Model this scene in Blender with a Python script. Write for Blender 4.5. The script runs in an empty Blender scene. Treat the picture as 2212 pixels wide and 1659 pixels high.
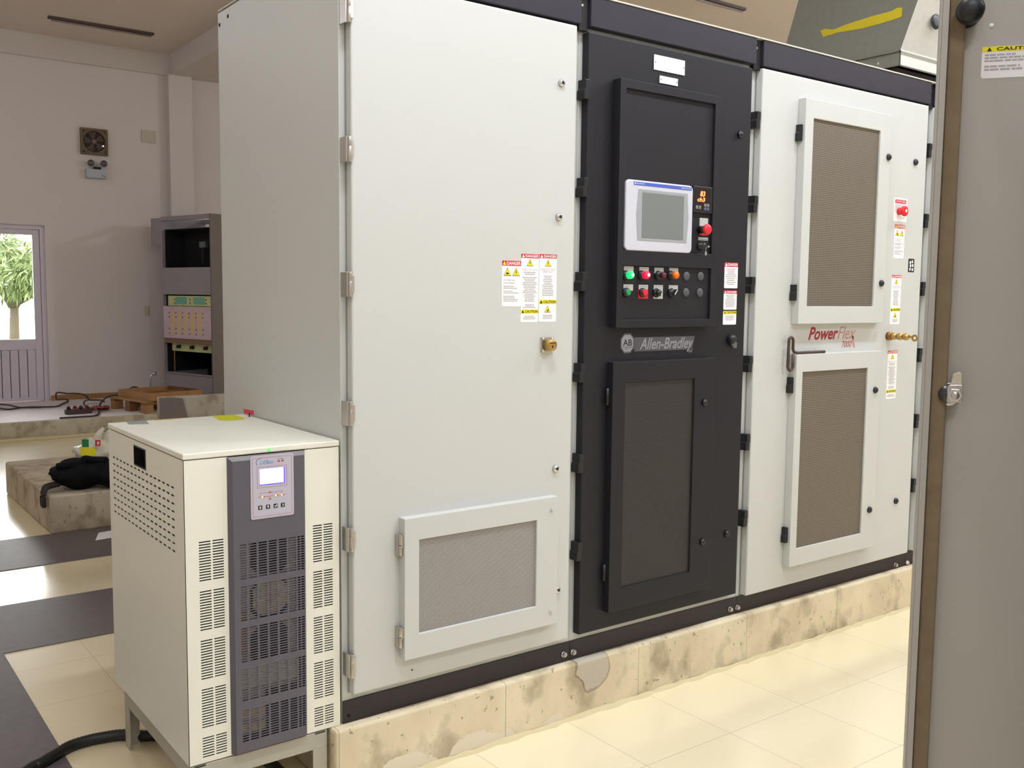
import bpy, math, random
from mathutils import Vector, Matrix
random.seed(7)
S = bpy.context.scene
COL = S.collection
PI = math.pi

# ------------------------------------------------------------------ camera model
FPX, IW, IH = 2098.0085, 2212, 1659
CAM = Vector((-1.3005, -2.5843, 1.504))
YAW, PITCH, ROLL = math.radians(36.7964), math.radians(5.233), math.radians(0.5807)
Fv = Vector((math.sin(YAW)*math.cos(PITCH), math.cos(YAW)*math.cos(PITCH), -math.sin(PITCH)))
_R = Fv.cross(Vector((0, 0, 1))).normalized()
_U = _R.cross(Fv)
Rv = math.cos(ROLL)*_R + math.sin(ROLL)*_U
Uv = -math.sin(ROLL)*_R + math.cos(ROLL)*_U


class Frame:
    """a flat reference frame standing in the room (origin on the floor, turned about Z)"""
    def __init__(s, x=0, y=0, th=0):
        s.o = Vector((x, y, 0)); s.th = th
        s.M = Matrix.Translation(s.o) @ Matrix.Rotation(th, 4, 'Z')
        s.I = s.M.inverted()

    def inv(s, u, v, ax, val):
        d = Fv*FPX + Rv*(u-IW/2) + Uv*(IH/2-v)
        c = s.I @ CAM; d = s.I.to_3x3() @ d
        i = 'xyz'.index(ax)
        return c + d*((val-c[i])/d[i])

    def rect(s, u0, v0, u1, v1, y):
        a = s.inv(u0, v0, 'y', y); b = s.inv(u1, v1, 'y', y)
        return a.x, b.x, b.z, a.z      # x0,x1,z0,z1


WF = Frame()

# ------------------------------------------------------------------ materials


def lin(c):
    c = c/255.0
    return c/12.92 if c <= .04045 else ((c+.055)/1.055)**2.4


def rgb(r, g, b):
    return (lin(r), lin(g), lin(b), 1)


MATS = {}


def mat(name, col, rough=.5, metal=0, spec=.5, var=0, vscale=8, bump=0, bscale=60, emit=None, estr=0, coat=0, alpha=None):
    if name in MATS:
        return MATS[name]
    m = bpy.data.materials.new(name); m.use_nodes = True
    nt = m.node_tree; N = nt.nodes; L = nt.links
    b = N['Principled BSDF']
    b.inputs['Base Color'].default_value = col
    b.inputs['Roughness'].default_value = rough
    b.inputs['Metallic'].default_value = metal
    b.inputs['Specular IOR Level'].default_value = spec
    b.inputs['Coat Weight'].default_value = coat
    if emit:
        b.inputs['Emission Color'].default_value = emit
        b.inputs['Emission Strength'].default_value = estr
    tc = N.new('ShaderNodeTexCoord')
    if var:
        n = N.new('ShaderNodeTexNoise'); n.inputs['Scale'].default_value = vscale; n.inputs['Detail'].default_value = 6
        L.new(tc.outputs['Object'], n.inputs['Vector'])
        mx = N.new('ShaderNodeMix'); mx.data_type = 'RGBA'
        mx.inputs['A'].default_value = tuple(c*(1-var) for c in col[:3])+(1,)
        mx.inputs['B'].default_value = tuple(min(1, c*(1+var)) for c in col[:3])+(1,)
        L.new(n.outputs['Fac'], mx.inputs['Factor']); L.new(mx.outputs['Result'], b.inputs['Base Color'])
    if bump:
        n = N.new('ShaderNodeTexNoise'); n.inputs['Scale'].default_value = bscale; n.inputs['Detail'].default_value = 4
        L.new(tc.outputs['Object'], n.inputs['Vector'])
        bp = N.new('ShaderNodeBump'); bp.inputs['Strength'].default_value = bump; bp.inputs['Distance'].default_value = .002
        L.new(n.outputs['Fac'], bp.inputs['Height']); L.new(bp.outputs['Normal'], b.inputs['Normal'])
    MATS[name] = m
    return m


def nodes(name):
    m = bpy.data.materials.new(name); m.use_nodes = True
    MATS[name] = m
    return m, m.node_tree.nodes, m.node_tree.links, m.node_tree.nodes['Principled BSDF']


def mathn(N, L, op, a, b=None):
    n = N.new('ShaderNodeMath'); n.operation = op
    for i, q in enumerate((a, b)):
        if q is None: continue
        if hasattr(q, 'links') or hasattr(q, 'node'):
            L.new(q, n.inputs[i])
        else:
            n.inputs[i].default_value = q
    return n.outputs[0]


def tiles_material():
    m, N, L, b = nodes('floor_tiles')
    tc = N.new('ShaderNodeTexCoord'); sx = N.new('ShaderNodeSeparateXYZ'); L.new(tc.outputs['Object'], sx.inputs[0])
    T = .4008; w = .0022/T

    def joint(out, off):
        a = mathn(N, L, 'DIVIDE', mathn(N, L, 'SUBTRACT', out, off), T)
        f = mathn(N, L, 'FRACT', mathn(N, L, 'ADD', a, 50.5))
        d = mathn(N, L, 'ABSOLUTE', mathn(N, L, 'SUBTRACT', f, .5))
        return mathn(N, L, 'LESS_THAN', d, w/2), mathn(N, L, 'FLOOR', mathn(N, L, 'ADD', a, 50))
    jx, ix = joint(sx.outputs['X'], 1.2556); jy, iy = joint(sx.outputs['Y'], -.4474)
    j = mathn(N, L, 'MAXIMUM', jx, jy)
    cb = N.new('ShaderNodeCombineXYZ'); L.new(ix, cb.inputs[0]); L.new(iy, cb.inputs[1])
    wn = N.new('ShaderNodeTexWhiteNoise'); L.new(cb.outputs[0], wn.inputs['Vector'])
    ns = N.new('ShaderNodeTexNoise'); ns.inputs['Scale'].default_value = 3; ns.inputs['Detail'].default_value = 8
    L.new(tc.outputs['Object'], ns.inputs['Vector'])
    fac = mathn(N, L, 'ADD', mathn(N, L, 'MULTIPLY', wn.outputs['Value'], .4), mathn(N, L, 'MULTIPLY', ns.outputs['Fac'], .6))
    m1 = N.new('ShaderNodeMix'); m1.data_type = 'RGBA'
    m1.inputs['A'].default_value = rgb(238, 223, 184); m1.inputs['B'].default_value = rgb(245, 231, 196)
    L.new(fac, m1.inputs['Factor'])
    m2 = N.new('ShaderNodeMix'); m2.data_type = 'RGBA'; m2.inputs['B'].default_value = rgb(178, 165, 138)
    L.new(m1.outputs['Result'], m2.inputs['A']); L.new(j, m2.inputs['Factor'])
    L.new(m2.outputs['Result'], b.inputs['Base Color'])
    b.inputs['Roughness'].default_value = .16; b.inputs['Coat Weight'].default_value = .7; b.inputs['Coat Roughness'].default_value = .17; b.inputs['Coat IOR'].default_value = 1.7
    r = mathn(N, L, 'ADD', mathn(N, L, 'MULTIPLY', j, .4), mathn(N, L, 'ADD', .10, mathn(N, L, 'MULTIPLY', ns.outputs['Fac'], .12)))
    L.new(r, b.inputs['Roughness'])
    bp = N.new('ShaderNodeBump'); bp.inputs['Strength'].default_value = .12; bp.inputs['Distance'].default_value = .001
    n2 = N.new('ShaderNodeTexNoise'); n2.inputs['Scale'].default_value = 6; L.new(tc.outputs['Object'], n2.inputs['Vector'])
    L.new(mathn(N, L, 'SUBTRACT', n2.outputs['Fac'], j), bp.inputs['Height']); L.new(bp.outputs['Normal'], b.inputs['Normal'])
    return m


def concrete_material(name, c0, c1, plaster=False, dirt=rgb(120, 100, 75)):
    m, N, L, b = nodes(name)
    tc = N.new('ShaderNodeTexCoord')
    mp = N.new('ShaderNodeMapping'); mp.inputs['Scale'].default_value = (1, 1, .8); L.new(tc.outputs['Object'], mp.inputs[0])
    def noise(s, d=8, v=mp.outputs[0]):
        n = N.new('ShaderNodeTexNoise'); n.inputs['Scale'].default_value = s; n.inputs['Detail'].default_value = d
        L.new(v, n.inputs['Vector']); return n.outputs['Fac']
    def mix(f, A, B):
        x = N.new('ShaderNodeMix'); x.data_type = 'RGBA'
        for k, q in (('A', A), ('B', B)):
            if isinstance(q, tuple): x.inputs[k].default_value = q
            else: L.new(q, x.inputs[k])
        L.new(f, x.inputs['Factor']); return x.outputs['Result']
    def ramp(f, a, c):
        r = N.new('ShaderNodeMapRange'); r.inputs['From Min'].default_value = a; r.inputs['From Max'].default_value = c
        L.new(f, r.inputs['Value']); return r.outputs[0]
    col = mix(ramp(noise(5), .35, .65), c0, c1)
    col = mix(mathn(N, L, 'MULTIPLY', ramp(noise(9, 12), .50, .66), .5), col, dirt)
    col = mix(mathn(N, L, 'MULTIPLY', ramp(noise(46, 2), .67, .70), .5), col, rgb(95, 80, 60))
    sx = N.new('ShaderNodeSeparateXYZ'); L.new(tc.outputs['Object'], sx.inputs[0])
    if plaster:
        # smears of white filler along the foot, one smooth repair patch and fine form joints
        lim = mathn(N, L, 'MULTIPLY', ramp(noise(7, 12), .40, .62), .062)
        msk = mathn(N, L, 'LESS_THAN', sx.outputs['Z'], lim)
        lo = mathn(N, L, 'GREATER_THAN', sx.outputs['X'], .12)
        hi = mathn(N, L, 'LESS_THAN', sx.outputs['X'], .86)
        msk = mathn(N, L, 'MULTIPLY', mathn(N, L, 'MULTIPLY', msk, lo), hi)
        col = mix(msk, col, rgb(226, 214, 192))
        wob = mathn(N, L, 'MULTIPLY', mathn(N, L, 'SUBTRACT', noise(14, 4), .5), .07)
        dx = mathn(N, L, 'DIVIDE', mathn(N, L, 'ADD', mathn(N, L, 'SUBTRACT', sx.outputs['X'], .985), wob), .075)
        dz = mathn(N, L, 'DIVIDE', mathn(N, L, 'ADD', mathn(N, L, 'SUBTRACT', sx.outputs['Z'], .17), wob), .085)
        rr = mathn(N, L, 'ADD', mathn(N, L, 'MULTIPLY', dx, dx), mathn(N, L, 'MULTIPLY', dz, dz))
        pm = mathn(N, L, 'LESS_THAN', rr, 1.0)
        rim = mathn(N, L, 'MULTIPLY', mathn(N, L, 'LESS_THAN', rr, 1.22), mathn(N, L, 'GREATER_THAN', rr, 1.0))
        col = mix(pm, col, rgb(186, 178, 160)); col = mix(mathn(N, L, 'MULTIPLY', rim, .5), col, rgb(110, 96, 74))
        fx = mathn(N, L, 'FRACT', mathn(N, L, 'DIVIDE', mathn(N, L, 'ADD', sx.outputs['X'], .34), .62))
        jn = mathn(N, L, 'LESS_THAN', mathn(N, L, 'ABSOLUTE', mathn(N, L, 'SUBTRACT', fx, .5)), .002)
        col = mix(mathn(N, L, 'MULTIPLY', jn, .6), col, rgb(110, 96, 74))
    L.new(col, b.inputs['Base Color']); b.inputs['Roughness'].default_value = .9; b.inputs['Specular IOR Level'].default_value = .2
    bp = N.new('ShaderNodeBump'); bp.inputs['Strength'].default_value = .5; bp.inputs['Distance'].default_value = .004
    L.new(noise(30, 8), bp.inputs['Height']); L.new(bp.outputs['Normal'], b.inputs['Normal'])
    return m


def mesh_material(name, wire, gap, px, pz, wx, wz, patch=.25, metal=.3):
    """woven wire cloth: thin horizontal and vertical wires in front of a filter"""
    m, N, L, b = nodes(name)
    tc = N.new('ShaderNodeTexCoord'); sx = N.new('ShaderNodeSeparateXYZ'); L.new(tc.outputs['Object'], sx.inputs[0])
    def line(o, p, w):
        f = mathn(N, L, 'FRACT', mathn(N, L, 'DIVIDE', o, p))
        return mathn(N, L, 'LESS_THAN', f, w)
    lx = line(sx.outputs['X'], px, wx); lz = line(sx.outputs['Z'], pz, wz)
    f = mathn(N, L, 'MAXIMUM', lx, lz)
    n = N.new('ShaderNodeTexNoise'); n.inputs['Scale'].default_value = 22; n.inputs['Detail'].default_value = 3
    mp = N.new('ShaderNodeMapping'); mp.inputs['Scale'].default_value = (1, 1, .25); L.new(tc.outputs['Object'], mp.inputs[0]); L.new(mp.outputs[0], n.inputs['Vector'])
    g = N.new('ShaderNodeMix'); g.data_type = 'RGBA'; g.inputs['A'].default_value = tuple(c*(1-patch) for c in gap[:3])+(1,)
    g.inputs['B'].default_value = tuple(c*(1+patch) for c in gap[:3])+(1,); L.new(n.outputs['Fac'], g.inputs['Factor'])
    x = N.new('ShaderNodeMix'); x.data_type = 'RGBA'; x.inputs['B'].default_value = wire
    L.new(g.outputs['Result'], x.inputs['A']); L.new(f, x.inputs['Factor']); L.new(x.outputs['Result'], b.inputs['Base Color'])
    b.inputs['Roughness'].default_value = .55
    L.new(mathn(N, L, 'MULTIPLY', f, metal), b.inputs['Metallic'])
    return m


def grass_material():
    return mat('meadow_grass', rgb(104, 124, 66), .9, var=.35, vscale=2)


def glass_material():
    m, N, L, b = nodes('window_glass')
    N.remove(b)
    out = N['Material Output']
    t = N.new('ShaderNodeBsdfTransparent'); t.inputs[0].default_value = (.95, .97, .96, 1)
    g = N.new('ShaderNodeBsdfGlossy'); g.inputs['Roughness'].default_value = .02
    fr = N.new('ShaderNodeFresnel'); fr.inputs[0].default_value = 1.45
    mx = N.new('ShaderNodeMixShader'); L.new(fr.outputs[0], mx.inputs[0]); L.new(t.outputs[0], mx.inputs[1]); L.new(g.outputs[0], mx.inputs[2])
    L.new(mx.outputs[0], out.inputs[0])
    return m


M_cab = mat('light_grey_powder_coat', rgb(201, 202, 197), .42, spec=.4, bump=.08, bscale=400)
M_side = M_cab
M_edge = mat('matt_dark_grey', rgb(40, 40, 40), .9)  # plain dark grey for lock slots, stems, brackets and bushings
M_gap = mat('grey_gasket', rgb(150, 150, 146), .9)
M_blk = mat('charcoal_powder_coat', rgb(32, 31, 36), .5, spec=.3, var=.08, vscale=12, bump=.1, bscale=400)
M_trim = mat('charcoal_trim', rgb(46, 42, 51), .5, spec=.3, var=.14, vscale=14, bump=.05)
M_base = mat('dark_brown_base', rgb(44, 37, 41), .55, var=.15, vscale=10)
M_hblk = mat('black_plastic', rgb(24, 24, 27), .4)
M_steel = mat('brushed_steel', rgb(190, 186, 178), .3, .85)
M_chrome = mat('chrome', rgb(215, 215, 215), .14, 1)
M_brass = mat('brass', rgb(182, 150, 88), .38, .75)
M_white = mat('sticker_white', rgb(244, 243, 243), .5)
M_red = mat('sticker_red', rgb(205, 28, 48), .5)
M_yel = mat('sticker_yellow', rgb(238, 226, 20), .5)
M_ink = mat('ink_black', rgb(25, 25, 25), .6)
M_gink = mat('ink_grey', rgb(178, 174, 174), .6)
M_dink = mat('ink_mid_grey', rgb(120, 118, 118), .6)
M_ups = mat('warm_white_powder_coat', rgb(236, 234, 218), .38, spec=.45, bump=.05, bscale=500)
M_upsd = mat('slate_grey_powder_coat', rgb(92, 88, 97), .45, bump=.05, bscale=500)
M_dark = mat('interior_shade', rgb(14, 13, 14), .9)  # near-black colour standing in for shade inside holes, slots and bays
M_dim = mat('dim_interior', rgb(48, 44, 40), .8)
M_wall = mat('white_wall_paint', rgb(214, 205, 199), .9, spec=.2, var=.03, vscale=1.5, bump=.1, bscale=40)
M_ceil = mat('ceiling_paint', rgb(226, 213, 203), .92, spec=.2, var=.03, vscale=1.2)
M_floor = tiles_material()
M_conc = concrete_material('pad_concrete', rgb(210, 196, 164), rgb(228, 215, 184), True)
M_conc2 = concrete_material('old_concrete', rgb(172, 162, 138), rgb(196, 186, 164))
M_conc3 = concrete_material('brown_concrete', rgb(172, 158, 134), rgb(194, 180, 156))
M_conc4 = concrete_material('grey_concrete', rgb(168, 160, 145), rgb(186, 178, 162))
M_mat = mat('grey_rubber', rgb(101, 93, 93), .42, spec=.3, var=.22, vscale=26, bump=.3, bscale=60)
M_wood = mat('pine_wood', rgb(158, 114, 70), .8, var=.3, vscale=9, bump=.3, bscale=30)
M_woodd = mat('dark_pine', rgb(122, 82, 48), .8, var=.3, vscale=9, bump=.3, bscale=30)
M_galv = mat('galvanised_shaded', rgb(138, 138, 128), .42, .75, var=.12, vscale=30)  # darkened tone holds the shade on the duct's side
M_galvb = mat('galvanised_lit', rgb(228, 228, 220), .35, .55, var=.12, vscale=18)  # same sheet metal, lightened to hold the light on the duct's front
M_ypaint = mat('yellow_spray', rgb(196, 176, 24), .7)
M_gask = mat('brown_foam', rgb(128, 112, 88), .95, var=.25, vscale=30, bump=.6, bscale=120)
M_inner = mat('inner_grey_paint', rgb(176, 173, 165), .45, bump=.05, bscale=300)
M_cable = mat('black_cable', rgb(20, 19, 20), .5)
M_cable2 = mat('dusty_cable', rgb(62, 50, 50), .7)
M_rcable = mat('red_cable', rgb(150, 58, 48), .7)
M_rack = mat('rack_grey', rgb(152, 144, 148), .55, var=.06)
M_rackd = mat('rack_dark_grey', rgb(112, 103, 94), .6, var=.06)
M_iri = mat('mauve_zinc', rgb(208, 182, 190), .45, .15, var=.18, vscale=7)
M_irig = mat('passivated_bar', rgb(196, 200, 140), .45, .2, var=.25, vscale=9)
M_brownbar = mat('brown_bar', rgb(128, 100, 76), .6)
M_pvc = mat('white_pvc', rgb(206, 196, 204), .45)
M_bag = mat('black_fabric', rgb(11, 11, 13), .85, spec=.2, bump=.5, bscale=80)
M_plastic = mat('white_polythene', rgb(214, 208, 190), .4, var=.15, vscale=40, bump=.8, bscale=30)
M_green = mat('print_green', rgb(20, 130, 70), .5)
M_leaf = mat('mango_leaf', rgb(104, 118, 76), .6, var=.4, vscale=3)
M_bark = mat('bark', rgb(78, 68, 58), .9, var=.3, vscale=10)
M_beige = mat('beige_plastic', rgb(190, 182, 160), .6)
M_rust = mat('dusty_fan_plastic', rgb(108, 92, 72), .8, var=.3, vscale=15)
M_glass = glass_material()
M_meshA = mesh_material('filter_mesh_light', rgb(192, 189, 186), rgb(58, 54, 53), .0042, .0042, .22, .44)
M_meshB = mesh_material('filter_mesh_dark', rgb(64, 61, 58), rgb(12, 11, 12), .0062, .0062, .36, .40, .3)
M_meshC = mesh_material('filter_mesh_brown', rgb(138, 128, 112), rgb(50, 44, 37), .0075, .0075, .36, .42, .3)

# ------------------------------------------------------------------ geometry builder


class G:
    def __init__(s):
        s.v = []; s.f = []; s.fm = []; s.mats = []; s.sm = []

    def mi(s, m):
        if m not in s.mats: s.mats.append(m)
        return s.mats.index(m)

    def add(s, vs, fs, m, smooth=False):
        o = len(s.v); s.v += [tuple(q) for q in vs]
        k = s.mi(m)
        for f in fs:
            s.f.append([i+o for i in f]); s.fm.append(k); s.sm.append(smooth)
        return s

    def box(s, x0, x1, y0, y1, z0, z1, m):
        x0, x1 = min(x0, x1), max(x0, x1); y0, y1 = min(y0, y1), max(y0, y1); z0, z1 = min(z0, z1), max(z0, z1)
        vs = [(x, y, z) for x in (x0, x1) for y in (y0, y1) for z in (z0, z1)]
        return s.add(vs, [(0, 1, 3, 2), (4, 6, 7, 5), (0, 4, 5, 1), (2, 3, 7, 6), (0, 2, 6, 4), (1, 5, 7, 3)], m)

    def prism(s, pts, y0, y1, m):
        """polygon in x,z (counter-clockwise seen from the front, -Y) pushed from y0 (front) to y1"""
        n = len(pts)
        vs = [(x, y0, z) for x, z in pts]+[(x, y1, z) for x, z in pts]
        fs = [tuple(range(n)), tuple(range(2*n-1, n-1, -1))]
        fs += [(i, i+n, (i+1) % n+n, (i+1) % n) for i in range(n)]
        return s.add(vs, fs, m)

    def hull8(s, a, m):
        """eight corners: bottom 4 then top 4 (both counter-clockwise from above)"""
        return s.add(a, [(3, 2, 1, 0), (4, 5, 6, 7), (0, 1, 5, 4), (1, 2, 6, 5), (2, 3, 7, 6), (3, 0, 4, 7)], m)

    def ring(s, c, ax, r, n, e1=None):
        ax = Vector(ax).normalized()
        e = Vector((0, 0, 1)) if abs(ax.z) < .9 else Vector((1, 0, 0))
        a = ax.cross(e).normalized(); b = ax.cross(a)
        return [Vector(c)+r*(math.cos(2*PI*i/n)*a+math.sin(2*PI*i/n)*b) for i in range(n)]

    def lathe(s, c, ax, prof, m, n=20, smooth=True):
        """prof: (distance along axis, radius)"""
        ax = Vector(ax).normalized(); c = Vector(c); vs = []; fs = []
        for t, r in prof: vs += s.ring(c+ax*t, ax, max(r, 1e-5), n)
        for k in range(len(prof)-1):
            for i in range(n):
                j = (i+1) % n
                fs.append((k*n+i, (k+1)*n+i, (k+1)*n+j, k*n+j))
        fs.append(tuple(range(n))); fs.append(tuple(range(len(vs)-1, len(vs)-n-1, -1)))
        return s.add(vs, fs, m, smooth)

    def cyl(s, p0, p1, r, m, n=16, r1=None):
        p0 = Vector(p0); p1 = Vector(p1)
        return s.lathe(p0, p1-p0, [(0, r), ((p1-p0).length, r if r1 is None else r1)], m, n, n > 8)

    def tube(s, pts, r, m, n=8):
        pts = [Vector(p) for p in pts]; vs = []; fs = []
        up = Vector((.13, .21, .97)).normalized()
        for i, p in enumerate(pts):
            d = (pts[min(i+1, len(pts)-1)]-pts[max(i-1, 0)]).normalized()
            a = d.cross(up)
            if a.length < .05: a = d.cross(Vector((1, 0, 0)))
            a.normalize(); b = d.cross(a); rr = r[i] if isinstance(r, (list, tuple)) else r
            vs += [p+rr*(math.cos(2*PI*k/n)*a+math.sin(2*PI*k/n)*b) for k in range(n)]
        for i in range(len(pts)-1):
            for k in range(n):
                j = (k+1) % n
                fs.append((i*n+k, (i+1)*n+k, (i+1)*n+j, i*n+j))
        fs.append(tuple(range(n))); fs.append(tuple(range(len(vs)-1, len(vs)-n-1, -1)))
        return s.add(vs, fs, m, True)

    def ell(s, c, r, m, nu=16, nv=10, fn=None):
        vs = []; fs = []
        for j in range(nv+1):
            ph = PI*j/nv
            for i in range(nu):
                th = 2*PI*i/nu
                d = Vector((math.sin(ph)*math.cos(th), math.sin(ph)*math.sin(th), math.cos(ph)))
                k = fn(d) if fn else 1
                vs.append((c[0]+d.x*r[0]*k, c[1]+d.y*r[1]*k, c[2]+d.z*r[2]*k))
        for j in range(nv):
            for i in range(nu):
                fs.append((j*nu+i, (j+1)*nu+i, (j+1)*nu+(i+1) % nu, j*nu+(i+1) % nu))
        return s.add(vs, fs, m, True)

    def slots(s, a0, a1, z0, z1, holes, m, pos, thick):
        """sheet with rectangular holes; pos(a, z, d) gives the 3-D point at depth d behind the face"""
        A = sorted(set([round(a0, 5), round(a1, 5)]+[round(q, 5) for h in holes for q in h[:2]]))
        Z = sorted(set([round(z0, 5), round(z1, 5)]+[round(q, 5) for h in holes for q in h[2:]]))
        ia = {a: i for i, a in enumerate(A)}; iz = {z: i for i, z in enumerate(Z)}
        hole = set()
        for h in holes:
            for i in range(ia[round(h[0], 5)], ia[round(h[1], 5)]):
                for j in range(iz[round(h[2], 5)], iz[round(h[3], 5)]): hole.add((i, j))
        n = len(Z); vs = []
        for d in (0, thick):
            for a in A:
                for z in Z: vs.append(pos(a, z, d))
        off = len(A)*n; fs = []
        def cell(i, j): return 0 <= i < len(A)-1 and 0 <= j < n-1 and (i, j) not in hole
        for i in range(len(A)-1):
            for j in range(n-1):
                if not cell(i, j): continue
                q = [i*n+j, (i+1)*n+j, (i+1)*n+j+1, i*n+j+1]
                fs.append(tuple(q)); fs.append(tuple(reversed([k+off for k in q])))
                for (di, dj, e) in ((0, -1, (0, 1)), (1, 0, (1, 2)), (0, 1, (2, 3)), (-1, 0, (3, 0))):
                    if not cell(i+di, j+dj):
                        p, r = q[e[0]], q[e[1]]
                        fs.append((r, p, p+off, r+off))
        return s.add(vs, fs, m)

    def text(s, t, x0, x1, z0, z1, y, m, shear=0, bold=0, keep=False, ext=.0):
        cu = bpy.data.curves.new('t', 'FONT'); cu.body = t; cu.size = 1; cu.offset = bold; cu.resolution_u = 3
        cu.shear = shear
        o = bpy.data.objects.new('t', cu); me = bpy.data.meshes.new_from_object(o)
        vs = [v.co.copy() for v in me.vertices]; fs = [tuple(p.vertices) for p in me.polygons]
        bpy.data.objects.remove(o); bpy.data.meshes.remove(me); bpy.data.curves.remove(cu)
        if not vs: return s
        ax0 = min(v.x for v in vs); ax1 = max(v.x for v in vs); ay0 = min(v.y for v in vs); ay1 = max(v.y for v in vs)
        kx = (x1-x0)/(ax1-ax0); kz = (z1-z0)/(ay1-ay0)
        return s.add([(x0+(v.x-ax0)*kx, y, z0+(v.y-ay0)*kz) for v in vs], fs, m)


def obj(name, g, parent=None, bevel=0, label=None, cat=None, group=None, kind=None, loc=None, rz=None):
    me = bpy.data.meshes.new(name)
    base = Vector((0, 0, 0))
    if parent is not None and loc is None:
        base = Vector(parent.get('_b', (0, 0, 0)))
    if loc is not None: base = Vector(loc) if rz is None else Vector((0, 0, 0))
    me.from_pydata([(v[0]-base.x, v[1]-base.y, v[2]-base.z) for v in g.v], [], g.f)
    for m in g.mats: me.materials.append(m)
    me.polygons.foreach_set('material_index', g.fm); me.polygons.foreach_set('use_smooth', g.sm)
    me.update()
    o = bpy.data.objects.new(name, me); COL.objects.link(o)
    if parent is not None:
        o.parent = parent
        o['_b'] = tuple(base)
    elif loc is not None:
        o.location = loc; o['_b'] = tuple(loc)
    if rz is not None:
        o.rotation_euler = (0, 0, rz)
    if bevel:
        b = o.modifiers.new('bevel', 'BEVEL'); b.width = bevel; b.segments = 2; b.limit_method = 'ANGLE'; b.angle_limit = math.radians(50)
    tag(o, label, cat, group, kind)
    return o


def tag(o, label=None, cat=None, group=None, kind=None):
    if label: o['label'] = label
    if cat: o['category'] = cat
    if group: o['group'] = group
    if kind: o['kind'] = kind
    return o


def thing(name, label, cat, loc, rz=0, group=None, local=False):
    o = bpy.data.objects.new(name, None); COL.objects.link(o); o.empty_display_size = .1
    o.location = loc; o.rotation_euler = (0, 0, rz)
    o['_b'] = (0, 0, 0) if local else tuple(loc)
    return tag(o, label, cat, group)


def bx(x0, x1, y0, y1, z0, z1, m): return G().box(x0, x1, y0, y1, z0, z1, m)


def structure(name, g, bevel=0): return obj(name, g, None, bevel, kind='structure')

# ================================================================== SETTING
structure('floor', bx(-3.5, 12, -5, 10, -.1, 0, M_floor))
structure('ceiling', bx(-3.5, 12, -5, 10, 4.45, 4.6, M_ceil))
w = G(); DX0, DX1, DZ0, DZ1 = .20, 1.20, .185, 2.265
w.box(-3.5, DX0, 10, 10.25, 0, 4.45, M_wall).box(DX1, 12, 10, 10.25, 0, 4.45, M_wall)
w.box(DX0, DX1, 10, 10.25, DZ1, 4.45, M_wall).box(DX0, DX1, 10, 10.25, 0, DZ0, M_wall)
structure('wall_back', w)
structure('wall_left', bx(-3.7, -3.5, -5, 10.25, 0, 4.45, M_wall))
structure('wall_right', bx(12, 12.2, -5, 10.25, 0, 4.45, M_wall))
structure('wall_front', bx(-3.7, 12.2, -5.2, -5, 0, 4.45, M_wall))
structure('trim_1', bx(2.65, 2.94, 9.88, 10, .185, 4.19, M_wall))                # column on the back wall
structure('trim_2', bx(2.69, 3.40, -5, 10, 4.19, 4.45, M_wall))                  # beam over the hall
structure('trim_3', bx(-3.5, 2.69, 9.955, 10, 4.19, 4.45, M_wall))               # ring beam on the back wall
structure('baseboard_back', bx(1.21, 2.64, 9.98, 10, .185, .25, M_wood))

# back door (half glazed)
g = G()
yf0, yf1 = 10.03, 10.09
g.box(DX0, DX1, yf0, yf1, DZ1-.05, DZ1, M_pvc).box(DX0, DX0+.05, yf0, yf1, DZ0, DZ1-.05, M_pvc).box(DX1-.05, DX1, yf0, yf1, DZ0, DZ1-.05, M_pvc)
g.box(DX0+.03, DX0+.075, yf1, yf1+.012, DZ0, DZ1-.03, M_pvc).box(DX1-.075, DX1-.03, yf1, yf1+.012, DZ0, DZ1-.03, M_pvc).box(DX0+.03, DX1-.03, yf1, yf1+.012, DZ1-.075, DZ1-.03, M_pvc).box(DX0+.03, DX1-.03, yf1, yf1+.012, DZ0, DZ0+.03, M_pvc)
door = structure('door_1', g)
g = G(); a0, a1 = DX0+.055, DX1-.055; st = .075
g.box(a0, a0+st, yf0+.01, yf1-.01, DZ0+.01, DZ1-.055, M_pvc).box(a1-st, a1, yf0+.01, yf1-.01, DZ0+.01, DZ1-.055, M_pvc)
g.box(a0+st, a1-st, yf0+.01, yf1-.01, DZ1-.055-.06, DZ1-.055, M_pvc).box(a0+st, a1-st, yf0+.01, yf1-.01, .80, .925, M_pvc)
g.box(a0+st, a1-st, yf0+.01, yf1-.01, DZ0+.01, DZ0+.05, M_pvc)
leaf = obj('door_leaf', g, door, .003)
g = G(); n = 8; wv = (a1-a0-2*st)/n
for i in range(n):
    x = a0+st+i*wv
    g.box(x+.004, x+wv-.004, yf0+.022, yf1-.03, DZ0+.05, .80, M_pvc); g.box(x-.004, x+.004, yf0+.03, yf1-.03, DZ0+.05, .80, M_pvc)
g.box(a0+st-.002, a1-st+.002, yf0+.031, yf0+.036, DZ0+.045, .805, M_pvc)
obj('lower_panel', g, leaf)
obj('glass_pane', bx(a0+st, a1-st, yf0+.03, yf0+.034, .925, DZ1-.115, M_glass), leaf)

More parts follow.
